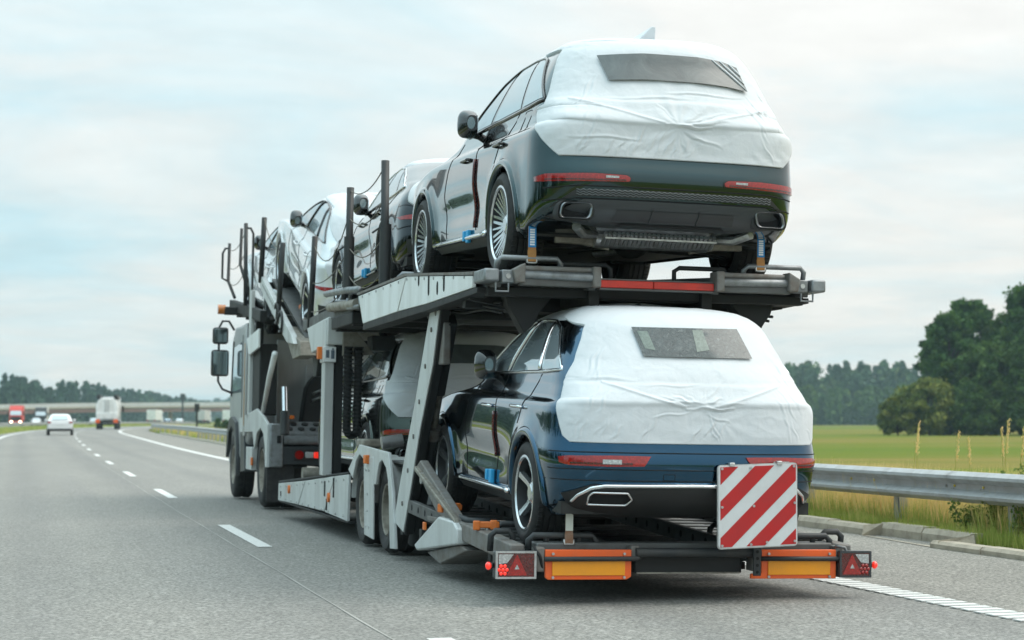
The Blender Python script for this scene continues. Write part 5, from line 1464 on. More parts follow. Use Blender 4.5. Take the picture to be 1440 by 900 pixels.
# asphalt
m = Mat('asphalt', (.17, .17, .168), .82)
u = m.co('Object')
agg = m.n('ShaderNodeTexVoronoi'); agg.inputs['Scale'].default_value = 40; m.l(u, agg.inputs['Vector'])
fine = m.noise(85, 3, .75, u)
big = m.noise(.35, 6, .6, m.co('Object', (1, .18, 1)))
lane = m.noise(1.1, 4, .55, m.co('Object', (1, .02, 1)))
patch = m.noise(3.5, 5, .65, m.co('Object', (1, .5, 1)))
base = m.ramp(big, [(.3, (.170, .165, .150)), (.55, (.200, .194, .177)), (.75, (.230, .223, .203))])
base = m.mix(m.rng(lane, .4, .65, 0, .35), base, (.150, .149, .146))
base = m.mix(m.rng(patch, .5, .75, 0, .25), base, (.26, .256, .245))
sp = m.rng(m.math('ADD', fine, m.math('MULTIPLY', agg.outputs['Distance'], .5)), .52, .98, .38, 1.75)
spm = m.n('ShaderNodeMix', data_type='RGBA', blend_type='MULTIPLY'); spm.inputs['Factor'].default_value = 1
cc = m.n('ShaderNodeCombineColor'); [m.l(sp, cc.inputs[i]) for i in range(3)]
m.l(base, spm.inputs['A']); m.l(cc.outputs[0], spm.inputs['B'])
# polished wheel tracks and the darker oil line between them
sx_ = m.n('ShaderNodeSeparateXYZ'); m.l(u, sx_.inputs[0])
wob = m.math('ADD', sx_.outputs['X'], m.math('MULTIPLY', m.noise(.8, 3, .5, m.co('Object', (1, .08, 1))), .35))
cs_ = m.math('COSINE', m.math('MULTIPLY', m.math('SUBTRACT', wob, .25), 3.35))
m.color(m.mix(m.rng(cs_, .1, 1., 0, .22), spm.outputs['Result'], (.115, .116, .116)))
m.bump(m.math('ADD', agg.outputs['Distance'], fine), .45, .006)
m = Mat('asphalt_shoulder', (.16, .16, .155), .85)
agg = m.n('ShaderNodeTexVoronoi'); agg.inputs['Scale'].default_value = 38; m.l(m.co(), agg.inputs['Vector'])
fine = m.noise(80, 3, .75)
base = m.ramp(m.noise(.7, 7, .65, m.co('Object', (1, .4, 1))), [(.3, (.165, .158, .142)), (.55, (.205, .196, .175)), (.75, (.235, .225, .20))])
sp = m.rng(m.math('ADD', fine, m.math('MULTIPLY', agg.outputs['Distance'], .5)), .52, .98, .38, 1.75)
cc = m.n('ShaderNodeCombineColor'); [m.l(sp, cc.inputs[i]) for i in range(3)]
m.color(m.mix(1.0, base, cc.outputs[0], 'MULTIPLY')); m.bump(m.math('ADD', agg.outputs['Distance'], fine), .6, .008)
m = Mat('tar', (.34, .335, .31), .8)
m = Mat('road_paint', (.62, .62, .60), .7)
m.color(m.ramp(m.noise(28, 6, .75), [(.30, (.34, .34, .33)), (.46, (.62, .62, .60)), (.8, (.70, .70, .68))]))
m.bump(m.noise(120, 3), .4, .004)
m = Mat('concrete', (.36, .34, .30), .88)
m.color(m.ramp(m.noise(5, 8, .7), [(.3, (.27, .235, .185)), (.52, (.42, .375, .30)), (.75, (.50, .455, .375))])); m.bump(m.noise(60, 5, .7), .5, .01)
m = Mat('soil_grass', (.10, .10, .04), .95)
m.color(m.ramp(m.noise(2.2, 7, .7), [(.3, (.075, .085, .03)), (.5, (.12, .125, .045)), (.7, (.21, .17, .075))])); m.bump(m.noise(14, 6, .75), .8, .06)
m = Mat('meadow', (.11, .15, .04), .95, Specular_IOR_Level=.05)
f1 = m.noise(.035, 5, .6, m.co('Object', (.25, 1, 1))); f2 = m.noise(1.8, 6, .7, m.co('Object', (.6, .25, 1)))
cA = m.ramp(f1, [(.35, (.085, .138, .018)), (.48, (.120, .150, .022)), (.57, (.225, .165, .052)), (.68, (.095, .142, .019))])
m.color(m.mix(m.rng(f2, .4, .7, 0, .5), cA, (.130, .148, .028)))
m.bump(m.noise(1.2, 6, .75), .7, .15)

# one ground sheet out to the horizon
gx = [-3200, -1600, -800, -400, -200, -100, -60, -40, -30, -24, -18, -14, -10, -7, -4, -3, -2, 0, 4, 8.2, 8.7, 8.82, 9.2, 10.5, 12, 14, 17, 20, 25, 32, 45, 70, 110, 180, 300, 600, 1200, 2400]
gy = [-300, -200, -100, -40, -14] + list(np.arange(0, 60, 3.)) + list(np.arange(60, 200, 8.)) + list(np.arange(200, 641, 24.)) + [760, 1000, 1400, 2000, 3000]
rows = []
for y in gy:
    r = []
    for x in gx:
        s_ = cx(min(y, 640)) if y > -14 else cx(y)
        z = gz(y) - .06
        if 8.75 < x < 70: z = gz(y) + .05 - .75 * smooth(10.6, 20, x)
        if x >= 70: z = gz(y) - .70
        if -11 < x < -3.1: z = gz(y) - .05
        r.append((x + s_, y, z))
    rows.append(r)
ground = MB().grid(rows).build('ground', 'meadow', None, True); struct(ground)
road = ribbon(-3.05, 5.98, 0.0, n=6).build('road', 'asphalt'); struct(road)
shoulder = ribbon(5.98, 8.72, 0.0, n=2).build('hard_shoulder', 'asphalt_shoulder'); struct(shoulder)
def cxo(y): return y * y / 13750. if y > 0 else y * y / 40000.
opp = MB().grid([[(cxo(y) + x, y, gz(y) - .01) for x in (-21.5, -15, -8.6)] for y in YS]).build('opposite_carriageway', 'asphalt'); struct(opp)
# the joint between the two asphalt lanes, sealed with tar
jt = MB(); rows = []
for y in np.arange(-4, 120, .5):
    a = 1.985 + .004 * math.sin(y * .9) + .002 * math.sin(y * 2.6); w_ = .006 + .002 * math.sin(y * 2.3)
    rows.append([(cx(y) + a - w_, y, gz(y) + .004), (cx(y) + a + w_, y, gz(y) + .004)])
struct(jt.grid(rows).build('road_joint', 'tar'))
# markings
lm = MB()
k = 0
for s_ in np.arange(-5.4, 330, 12.0):
    b0, b1 = s_ + 0.0, s_ + 4.0
    ys = np.linspace(b0, b1, 5)
    lm.grid([[(cx(y) + 2.17, y, gz(y) + .005), (cx(y) + 2.31, y, gz(y) + .005)] for y in ys])
struct(lm.build('lane_dashes', 'road_paint'))
struct(ribbon(-2.32, -2.07, .005).build('edge_line', 'road_paint'))
struct(ribbon(5.78, 6.03, .005, [y for y in YS if y >= 16]).build('edge_line', 'road_paint'))
struct(MB().grid([[(cxo(y) + x, y, gz(y)) for x in (-9.35, -9.15)] for y in YS]).build('edge_line', 'road_paint'))
# near edge line: thin base with raised cross ribs
rb = MB()
y = 6.0
while y < 16.2:
    rb.box(cx(y) + 5.78, cx(y) + 6.03, y, y + .105 + rng.uniform(-.012, .012), .004, .011); y += .165
o = rb.build('edge_line_ribs', 'road_paint'); struct(o, 'stuff')

# kerb stones along the hard shoulder, with a drain gap
kerb = empty('kerb', (8.45, 16, 0)); kerb['kind'] = 'structure'
kme = None
y = 8.0; i = 0
while y < 150:
    L = 1.0 if y < 60 else 4.0
    low = 16.8 < y < 18.6
    hh = .07 if y < 16.8 else (.13 if low else .11)
    off = .30 if low else (-.10 if y < 16.8 else .13)
    off2 = .0
    a = MB(); jx = rng.uniform(-.012, .012); jz = rng.uniform(-.008, .008)
    p0, p1 = y + .008, y + L - .008
    x0 = 8.42 + off + jx
    a.add([(cx(p0) + x0, p0, -.04), (cx(p0) + x0 + .17, p0, -.04), (cx(p0) + x0 + .17, p0, hh + jz + gz(y)), (cx(p0) + x0 + .03, p0, hh + jz + gz(y)), (cx(p0) + x0, p0, hh * .6 + gz(y)),
           (cx(p1) + x0, p1, -.04), (cx(p1) + x0 + .17, p1, -.04), (cx(p1) + x0 + .17, p1, hh + jz + gz(y)), (cx(p1) + x0 + .03, p1, hh + jz + gz(y)), (cx(p1) + x0, p1, hh * .6 + gz(y))],
          [(0, 1, 2, 3, 4), (9, 8, 7, 6, 5), (0, 4, 9, 5), (4, 3, 8, 9), (3, 2, 7, 8), (2, 1, 6, 7)])
    o = a.build('kerb_stone', 'concrete'); o.parent = kerb; o.location = (-8.45, -16, 0)
    y += L; i += 1
# sloping drain inlet beside the lowered stones
a = MB(); a.add([(8.34, 16.84, .006), (8.52, 18.96, .006), (8.73, 18.96, -.01), (8.73, 16.84, -.01), (8.34, 16.84, .075), (8.74, 16.9, .12), (8.56, 18.98, .11), (8.74, 18.9, .13)], [(0, 1, 2, 3), (0, 3, 5, 4), (1, 2, 7, 6)])
o = a.build('drain_inlet', 'concrete'); o.parent = kerb; o.location = (-8.45, -16, 0)

# ------------------------------------------------------------------ guard rails
def guard_rail(name, label, x0, ys, posts, facing, group=None, seg=4.0, zt=.76):
    """W-beam rail: segments and posts are parts"""
    ym = (ys[0] + ys[1]) / 2
    root = empty(name, (cx(ym) + x0, ym, 0)); tag(root, label, 'guard rail', group)
    loc = (-cx(ym) - x0, -ym, 0)
    prof = [(-.0, .150), (-.02, .146), (-.085, .110), (-.090, .080), (-.012, .030), (-.010, 0.), (-.012, -.030), (-.090, -.080), (-.085, -.110), (-.02, -.150), (0, -.155)]
    y = ys[0]; i = 0
    while y < ys[1]:
        e = min(y + seg, ys[1]); rows = []
        lap = .006 * (i % 2)
        for t in np.linspace(y - .12, e + .12, 5):
            rows.append([(cx(t) + x0 - facing * (a - lap), t, gz(t) + zt - .155 + b) for a, b in prof])
        g = MB().grid(rows)
        g.build('rail_segment', 'rail_zinc', root, True, loc=loc, angle=16)
        if e - y > 2 and y < 60:
            bo = MB()
            for dy in (-.09, .0, .09):
                for dz in ((-.06, .06) if dy else (0,)):
                    yy = y + dy + .02; xx = cx(yy) + x0 + facing * (.078 if dz else .018)
                    bo.cyl((xx, yy, zt - .155 + dz * 1.6), (xx + facing * .014, yy, zt - .155 + dz * 1.6), .013, n=8)
            struct(bo.build('rail_bolts', 'galvanised', root, True, loc=loc, angle=40), 'stuff')
        y = e; i += 1
    for yy in posts:
        p = MB(); xx = cx(yy) + x0 - facing * .006; facing = -facing
        p.box(min(xx, xx + facing * .006), max(xx, xx + facing * .006), yy - .06, yy + .06, gz(yy) - .15, gz(yy) + zt - .05)
        p.box(xx, xx + facing * .11, yy - .06, yy - .054, gz(yy) - .15, gz(yy) + zt - .05)
        p.box(xx, xx + facing * .11, yy + .054, yy + .06, gz(yy) - .15, gz(yy) + zt - .05)
        facing = -facing
        p.build('rail_post', 'rail_zinc', root, loc=loc)
        if yy < 30:
            for dy in (.5, 1.1):
                rf = MB().cyl((xx - .022 + .006, yy + dy, zt - .15), (xx - .03, yy + dy, zt - .15), .013, n=8)
                rf.build('rail_reflector', 'lens_yellow', root, True, loc=loc, angle=40)
    return root
# ------------------------------------------------------------------ vegetation
def foliage_mat(name, a, b, c, trans=.25):
    m = Mat(name, a, .75)
    at_ = m.n('ShaderNodeAttribute'); at_.attribute_name = 'tint'
    m.color(m.ramp(at_.outputs['Fac'], [(0., a), (.55, b), (1., c)]))
    tr = m.n('ShaderNodeBsdfTranslucent'); mx = m.n('ShaderNodeMixShader'); mx.inputs[0].default_value = trans
    m.l(m.b.inputs['Base Color'].links[0].from_socket, tr.inputs['Color'])
    m.l(m.b.outputs[0], mx.inputs[1]); m.l(tr.outputs[0], mx.inputs[2]); m.l(mx.outputs[0], m.out.inputs['Surface'])
    m.set('Specular IOR Level', .25)
    return m
foliage_mat('leaf_dark', (.020, .066, .012), (.048, .118, .020), (.105, .185, .034))
foliage_mat('leaf_mid', (.032, .080, .016), (.062, .125, .024), (.12, .185, .038))
foliage_mat('leaf_olive', (.075, .115, .022), (.155, .185, .036), (.26, .27, .065))
foliage_mat('needle', (.014, .048, .024), (.028, .076, .034), (.060, .110, .040), .12)
foliage_mat('wood_mixed', (.018, .055, .020), (.042, .098, .028), (.12, .165, .040), .15)
foliage_mat('straw', (.46, .47, .14), (.74, .62, .27), (.86, .63, .32), .45)
foliage_mat('grass_green', (.22, .33, .06), (.38, .45, .11), (.62, .55, .21), .45)
foliage_mat('weed', (.10, .17, .04), (.17, .24, .06), (.28, .30, .09), .35)
worn('bark', (.075, .06, .045), (.03, .025, .02), .9, 0, .6, 6)

def quads_mesh(name, P, U, V, tint, mat, parent=None, tri=False):
    """many small leaf faces: centre P, half axes U and V (numpy n x 3)"""
    n = len(P)
    if tri:
        co = np.stack([P - U, P + U, P + V], 1).reshape(-1, 3); k = 3
    else:
        co = np.stack([P - U, P + V * .75, P + U, P - V * .75], 1).reshape(-1, 3); k = 4
    me = bpy.data.meshes.new(name)
    me.vertices.add(n * k); me.vertices.foreach_set('co', co.astype(np.float32).ravel())
    me.loops.add(n * k); me.loops.foreach_set('vertex_index', np.arange(n * k, dtype=np.int32))
    me.polygons.add(n); me.polygons.foreach_set('loop_start', np.arange(0, n * k, k, dtype=np.int32)); me.polygons.foreach_set('loop_total', np.full(n, k, dtype=np.int32))
    me.update()
    at_ = me.attributes.new('tint', 'FLOAT', 'POINT'); at_.data.foreach_set('value', np.repeat(np.clip(tint, 0, 1), k).astype(np.float32))
    me.materials.append(MATS[mat])
    o = bpy.data.objects.new(name, me); COL.objects.link(o)
    if parent is not None: o.parent = parent
    return o

def leaf_cloud(nr, centers, radii, per, size, flat=.8):
    """leaf faces gathered in clumps"""
    P = []; T = []
    for c, r in zip(centers, radii):
        d = nr.normal(size=(per, 3)); d /= np.linalg.norm(d, axis=1)[:, None]
        rr = r * (np.cbrt(nr.uniform(.25, 1, per)) * np.where(nr.uniform(0, 1, per) < .16, nr.uniform(1.1, 1.9, per), 1))[:, None]
        p = np.array(c) + d * rr * np.array([1, 1, flat]); P.append(p)
        T.append(nr.normal(.45, .16, per) + nr.normal(0, .28))
    P = np.concatenate(P); T = np.concatenate(T); n = len(P)
    U = nr.normal(size=(n, 3)); U /= np.linalg.norm(U, axis=1)[:, None]
    W = nr.normal(size=(n, 3)); V = np.cross(U, W); V /= np.linalg.norm(V, axis=1)[:, None] + 1e-9
    s = size * nr.uniform(.6, 1.35, n)[:, None]
    return P, U * s, V * s, T

def tree(name, label, loc, h, w, mat, seed, clumps=46, per=150, leaf=.17, low=.12, group=None, lean=0., cat='tree'):
    nr = np.random.default_rng(seed)
    root = empty(name, loc); tag(root, label, cat, group)
    tr = MB(); th = h * .8
    pts = [(lean * t * t * h * .2 + .08 * math.sin(3 * t + seed), .06 * math.cos(4 * t + seed), -.4 + th * t) for t in np.linspace(0, 1, 8)]
    tr.tube(pts, [max(.05, h * .022 * (1.25 - t)) for t in np.linspace(0, 1, 8)], 9)
    cs = []; rs = []
    while len(cs) < clumps:
        a = nr.uniform(0, 2 * PI); z = nr.uniform(low, 1) ** .85
        prof = math.sin(PI * min(1, (z - low * .6) / (1.04 - low * .6)) ** .8) ** .6
        q = nr.uniform(.35, 1.0) ** .5 * prof * w / 2
        cs.append((q * math.cos(a), q * math.sin(a), z * h * .96)); rs.append(nr.uniform(.30, .95) * w * .115)
    for i in range(9):
        c = cs[i * (clumps // 9)]; z0 = max(.12 * h, c[2] - .35 * w)
        tr.tube([(0, 0, z0 * .85), (c[0] * .5, c[1] * .5, (z0 + c[2]) / 2), (c[0] * .9, c[1] * .9, c[2])], [h * .010, h * .006, h * .002], 6)
    tr.build('trunk', 'bark', root, True)
    quads_mesh('crown', *leaf_cloud(nr, cs, rs, per, leaf), mat, root)
    return root

FZ = -.68
TG = 'tall trees at the edge of the meadow'
trees = [
 (106.6, 212, 14.6, 8.0, 'leaf_dark', 'dark broad tree whose ragged top reaches over the meadow, leftmost tall one', 1),
 (111.0, 215, 16.4, 10., 'leaf_dark', 'dark tall tree with dense crown beside the round-crowned willow group', 2),
 (116.8, 210, 18.4, 11., 'leaf_dark', 'tallest dark tree at the picture edge of the meadow grove', 3),
 (108.2, 205, 11.0, 8.0, 'leaf_mid', 'mid green tree in front of the dark grove', 4),
 (113.4, 203, 12.5, 9.0, 'leaf_mid', 'mid green spreading tree with low crown before the tallest tree', 5),
 (123.0, 211, 20.0, 11., 'leaf_dark', 'dark tree rising behind the grove at the frame edge', 6)]
for x, y, h, w, mt, lb, sd in trees:
    tree('leafy_tree', lb, (x, y, FZ), h, w, mt, sd * 11, 200, 150, .26, .04, TG)
for x, y, h, w, mt, lb, sd in [
 (101.0, 206, 6.7, 7.6, 'leaf_olive', 'olive round-crowned willow standing out into the meadow', 21),
 (97.2, 206, 4.6, 4.2, 'leaf_olive', 'small olive bush at the foot of the willow, nearest the wood', 22),
 (105.4, 204, 5.8, 6.5, 'leaf_mid', 'low green bush between willow and dark grove', 23),
 (111.2, 200, 4.8, 6.0, 'leaf_mid', 'low bush under the dark grove', 24)]:
    tree('willow_bush', lb, (x, y, FZ), h, w, mt, sd * 7, 120, 130, .20, .05, 'bushes at the edge of the meadow', cat='bush')

def wood(name, label, pts, hs, mat, seed, n, leaf, conif=.6, per=120, z0=0., depth=40):
    """a far wood that reads as one mass: crowns on trunks, one object"""
    nr = np.random.default_rng(seed)
    Ps, Us, Vs, Ts = [], [], [], []
    pts = np.array(pts, float); d = np.r_[0, np.cumsum(np.linalg.norm(np.diff(pts, axis=0), axis=1))]
    for i in range(n):
        t = nr.uniform(0, d[-1]); x = np.interp(t, d, pts[:, 0]); y = np.interp(t, d, pts[:, 1]); hh = np.interp(t, d, hs)
        back = nr.uniform(0, 1) ** 1.3 * depth
        v = np.array([x, y]) / math.hypot(x, y); x += v[0] * back; y += v[1] * back
        h = hh * nr.uniform(.66, 1.14); w = h * nr.uniform(.20, .34)
        con = nr.uniform() < conif
        k = per
        z = nr.uniform(.04, 1, k)
        prof = (1 - z) ** .75 * 1.0 + .05 if con else np.sin(PI * np.clip(z * .92 + .06, 0, 1)) ** .55
        q = np.sqrt(nr.uniform(.2, 1, k)) * prof * w * (.62 if con else .75); a = nr.uniform(0, 2 * PI, k)
        P = np.stack([x + q * np.cos(a), y + q * np.sin(a), z0 + z * h], 1)
        U = nr.normal(size=(k, 3)); U /= np.linalg.norm(U, axis=1)[:, None]; W_ = nr.normal(size=(k, 3)); V = np.cross(U, W_); V /= np.linalg.norm(V, axis=1)[:, None]
        s_ = leaf * nr.uniform(.6, 1.4, k)[:, None]
        Ps.append(P); Us.append(U * s_); Vs.append(V * s_); Ts.append(nr.normal(.32 if con else .5, .12, k) + nr.normal(0, .16))
    o = quads_mesh(name, np.concatenate(Ps), np.concatenate(Us), np.concatenate(Vs), np.concatenate(Ts), mat)
    tag(o, label, 'wood', None, 'stuff'); return o
wood('far_wood', 'far mixed wood with pine tops behind the meadow', [(165, 700), (330, 690), (430, 660)], [21, 22.5, 22], 'wood_mixed', 5, 640, 1.15, .65, 170, FZ, 70)
wood('leafy_wood', 'paler leafy edge of the far wood in front of its pines', [(150, 640), (270, 632), (400, 600)], [13.5, 12, 14], 'leaf_mid', 15, 380, 1.0, .05, 150, FZ, 30)
wood('far_wood', 'dark pine forest along the far left of the motorway', [(-75, 520), (-15, 640), (30, 800), (75, 1050), (150, 1500)], [13.6, 14.6, 14.5, 13.2, 12.5], 'needle', 6, 560, 1.15, .8, 120, 0, 60)
wood('far_wood', 'hazy distant wood beyond the road bridge', [(150, 1700), (290, 1800)], [17, 24], 'needle', 8, 220, 2.0, .6, 80, 0, 90)
# reflection and side views: wood on the far side of the opposite carriageway
wood('roadside_wood', 'dark wood beside the opposite carriageway', [(-75, 520), (-70, 300), (-60, 150), (-55, 40), (-55, -60)], [16, 14, 13, 12, 12], 'wood_mixed', 9, 260, .8, .5, 130, -.1, 30)

# grass of the verge
def grass(name, label, spec, mat, seed, z=None):
    nr = np.random.default_rng(seed); Ps, Us, Vs, Ts = [], [], [], []
    for (x0, x1, y0, y1, n, h0, h1, w, t0) in spec:
        x = nr.uniform(x0, x1, n); y = nr.uniform(y0, y1, n)
        cl = np.array([fbm(a * .9, b * .9, seed) for a, b in zip(x, y)])
        h = nr.uniform(h0, h1, n) * (1 + .35 * cl)
        gzv = np.array([gz(b) + .05 - .75 * smooth(10.6, 20, a) if a > 8.3 else gz(b) - .03 for a, b in zip(x, y)])
        xs = x + np.array([cx(b) for b in y])
        az = nr.uniform(0, 2 * PI, n); ln = nr.uniform(.02, .30, n) * h
        base = np.stack([xs, y, gzv - .03], 1)
        Ps.append(base); Us.append(np.stack([np.cos(az) * w, np.sin(az) * w, np.zeros(n)], 1) * nr.uniform(.6, 1.3, n)[:, None])
        az2 = nr.uniform(0, 2 * PI, n)
        Vs.append(np.stack([np.cos(az2) * ln, np.sin(az2) * ln, h], 1)); Ts.append(nr.normal(t0, .18, n) + .25 * cl)
    o = quads_mesh(name, np.concatenate(Ps), np.concatenate(Us), np.concatenate(Vs), np.concatenate(Ts), mat, tri=True)
    tag(o, label, 'grass', None, 'stuff'); return o
grass('verge_grass', 'short green grass along the kerb under the rail', [(8.76, 8.98, 12, 24, 9000, .06, .20, .006, .5), (8.98, 9.7, 12, 24, 26000, .14, .40, .006, .5), (9.2, 15, 12, 30, 15000, .10, .30, .006, .40), (8.8, 15, 30, 60, 9000, .10, .3, .012, .45), (9, 14, 60, 240, 9000, .15, .45, .03, .5)], 'grass_green', 31)
grass('dry_grass', 'tall dry straw-coloured grass behind the guard rail', [(9.02, 12.6, 13, 26, 85000, .30, .58, .006, .55), (9.3, 14, 30, 60, 7000, .35, .65, .012, .45), (9.2, 12, 60, 260, 6000, .3, .6, .03, .6)], 'straw', 32)
grass('median_grass', 'rough grass of the central strip left of the carriageway', [(-8.4, -3.2, 20, 120, 9000, .12, .40, .018, .45), (-8.4, -3.2, 120, 420, 9000, .15, .5, .05, .5)], 'grass_green', 33)
# flowering stalks and weeds that stand taller, one by one
ORD = ['leftmost one', 'second from the left', 'third from the left', 'fourth from the left', 'fifth from the left', 'sixth from the left', 'sixth from the right', 'fifth from the right', 'fourth from the right', 'third from the right', 'second from the right', 'rightmost one']
SG = 'tall stalks standing above the guard rail'
nr = np.random.default_rng(77)
STALKS = [(9.55, 18.9, 1.05), (9.6, 18.6, 1.0), (9.7, 18.1, 1.18), (9.66, 18.0, 1.1), (9.75, 17.9, 1.12), (9.55, 17.4, .96), (9.7, 16.9, 1.05), (9.9, 17.0, 1.0), (9.5, 19.8, 1.15), (9.8, 20.3, 1.1), (9.6, 16.6, 1.0), (10.0, 16.4, 1.05)]
UORD = sorted(range(12), key=lambda i: STALKS[i][0] / STALKS[i][1])
for i, (x, y, h) in enumerate(STALKS):
    o = empty('grass_stalk', (x, y, .02)); tag(o, 'dry seeded grass stalk above the guard rail, ' + ORD[UORD.index(i)], 'plant', SG)
    lx = nr.uniform(-.12, .12)
    pts = [(lx * t * t, .03 * t, h * t) for t in np.linspace(0, 1, 7)]
    MB().tube(pts, .004, 4).build('stem', 'straw', o)
    n = 90; t = nr.uniform(.72, 1.02, n); P = np.stack([lx * t * t + nr.normal(0, .007, n), nr.normal(0, .007, n), h * t], 1)
    quads_mesh('seed_head', P, nr.normal(0, .003, (n, 3)), np.stack([nr.normal(0, .006, n), nr.normal(0, .006, n), np.full(n, .020)], 1), nr.uniform(.5, .9, n), 'straw', o)
WEEDS = [(9.15, 17.15, .62), (9.25, 16.9, .75), (9.1, 16.6, .55), (9.35, 16.4, .7), (9.05, 17.6, .4), (9.3, 17.5, .55), (9.2, 16.1, .6), (9.45, 15.8, .7), (9.6, 17.1, .8)]
WORD = sorted(range(9), key=lambda i: WEEDS[i][0] / WEEDS[i][1])
for i, (x, y, h) in enumerate(WEEDS):
    o = empty('verge_weed', (x, y, .02)); tag(o, 'leafy green weed by the guard rail, ' + ['leftmost one', 'second from the left', 'third from the left', 'fourth from the left', 'in the middle of the group', 'fourth from the right', 'third from the right', 'second from the right', 'rightmost one'][WORD.index(i)], 'plant', 'weeds by the guard rail post')
    st = MB(); cs = []
    for k in range(6):
        a = nr.uniform(0, 2 * PI); e = (nr.uniform(.03, .2) * math.cos(a), nr.uniform(.03, .2) * math.sin(a), h * nr.uniform(.6, 1))
        st.tube([(0, 0, -.03), (e[0] * .4, e[1] * .4, e[2] * .5), e], .004, 4)
        cs += [tuple(np.array(e) * f) for f in (.45, .65, .85, 1.)]
    st.build('stem', 'bark', o)
    quads_mesh('leaves', *leaf_cloud(nr, cs, [.07] * len(cs), 24, .020), 'weed', o)
# ------------------------------------------------------------------ far traffic, bridge
guard_rail('guard_rail', 'grey corrugated guard rail beside the hard shoulder and dry grass', 9.02, (6, 330), [14.25 + 2.5 * i for i in range(-3, 40)] + [114.25 + 10 * i for i in range(20)], -1, zt=.70)
guard_rail('guard_rail', 'guard rail along the central strip left of the white car', -8.3, (30, 420), [32 + 8. * i for i in range(48)], 1, zt=.75, seg=8.)

def wheel_simple(mb, x, y, z, r, w):
    mb.cyl((x - w / 2, y, z), (x + w / 2, y, z), r, n=18)

def simple_car(name, label, loc, rz, paintm, rear=True, cat='car', group=None, lit=False):
    """small car seen far off: loft of sections along its length"""
    root = empty(name, loc, (0, 0, rz)); tag(root, label, cat, group)
    L = 4.3
    secs = [(-2.12, .45, .80, .74), (-2.08, .35, 1.02, .82), (-1.85, .30, 1.12, .86), (-1.2, .28, 1.10, .88), (.0, .27, 1.05, .89), (.95, .27, .98, .88), (1.5, .28, .90, .86), (2.0, .32, .80, .78), (2.15, .42, .68, .66)]
    rows = []
    for y, zb, zt, w in secs:
        rows.append([(-w * .9, y, zb), (-w, y, zb + .14), (-w * 1.0, y, zt - .2), (-w * .93, y, zt - .04), (-w * .8, y, zt), (w * .8, y, zt), (w * .93, y, zt - .04), (w, y, zt - .2), (w, y, zb + .14), (w * .9, y, zb), (-w * .9, y, zb)])
    b = MB().grid(rows); b.add(rows[0][:-1], [tuple(range(10))]); b.add(rows[-1][:-1], [tuple(range(10))])
    b.build('body', paintm, root, True, angle=40)
    cab = [(-2.02, .78, 1.02), (-1.62, .66, 1.40), (-1.15, .60, 1.47), (-.3, .60, 1.48), (.30, .62, 1.40), (1.15, .76, 1.0)]
    rows = [[(-w - .06, y, .98), (-w, y, z - .05), (-w + .14, y, z), (w - .14, y, z), (w, y, z - .05), (w + .06, y, .98)] for y, w, z in cab]
    MB().grid(rows).build('cabin', paintm, root, True, angle=50)
    MB().grid([[(-.56, -2.03, 1.10), (.56, -2.03, 1.10)], [(-.50, -1.72, 1.36), (.50, -1.72, 1.36)]]).build('rear_window', 'glass_dark', root)
    MB().grid([[(-.66, 1.02, 1.08), (.66, 1.02, 1.08)], [(-.54, .42, 1.40), (.54, .42, 1.40)]]).build('windscreen', 'glass_dark', root)
    for sx in (-1, 1):
        MB().grid([[(sx * .80, -1.6, 1.06), (sx * .80, .85, 1.06)], [(sx * .675, -1.35, 1.36), (sx * .665, .25, 1.35)]]).build('side_window', 'glass_dark', root)
        MB().box(sx * .72 - .12, sx * .72 + .12, -2.14, -2.06, .82, .95).build('rear_lamp', 'lens_red', root, bevel=.02)
        MB().box(sx * .64 - .14, sx * .64 + .14, 2.06, 2.14, .62, .76).build('headlamp', 'headlamp_lit' if lit else 'lens_clear', root, bevel=.02)
        MB().box(sx * .98 - .08, sx * .98 + .08, .62, .74, .98, 1.12).build('mirror', paintm, root, bevel=.02)
        for y in (-1.35, 1.3):
            w = MB(); wheel_simple(w, sx * .80, y, .31, .31, .2); w.build('wheel', 'rubber', root, True, angle=40)
    MB().box(-.80, .80, -2.14, -1.95, .30, .47).build('lower_bumper', 'plastic_black', root, bevel=.03)
    MB().box(-.26, .26, -2.145, -2.11, .74, .85).build('number_plate', 'label_white', root)
    return root
simple_car('white_car', 'white hatchback driving ahead in the left lane', (2.72, 140, gz(140) + .005), R(-1.4), 'paint_white', group='vehicles on the motorway ahead')

def road_pt(rel, y): return (cx(y) + rel, y, gz(y) + .005)

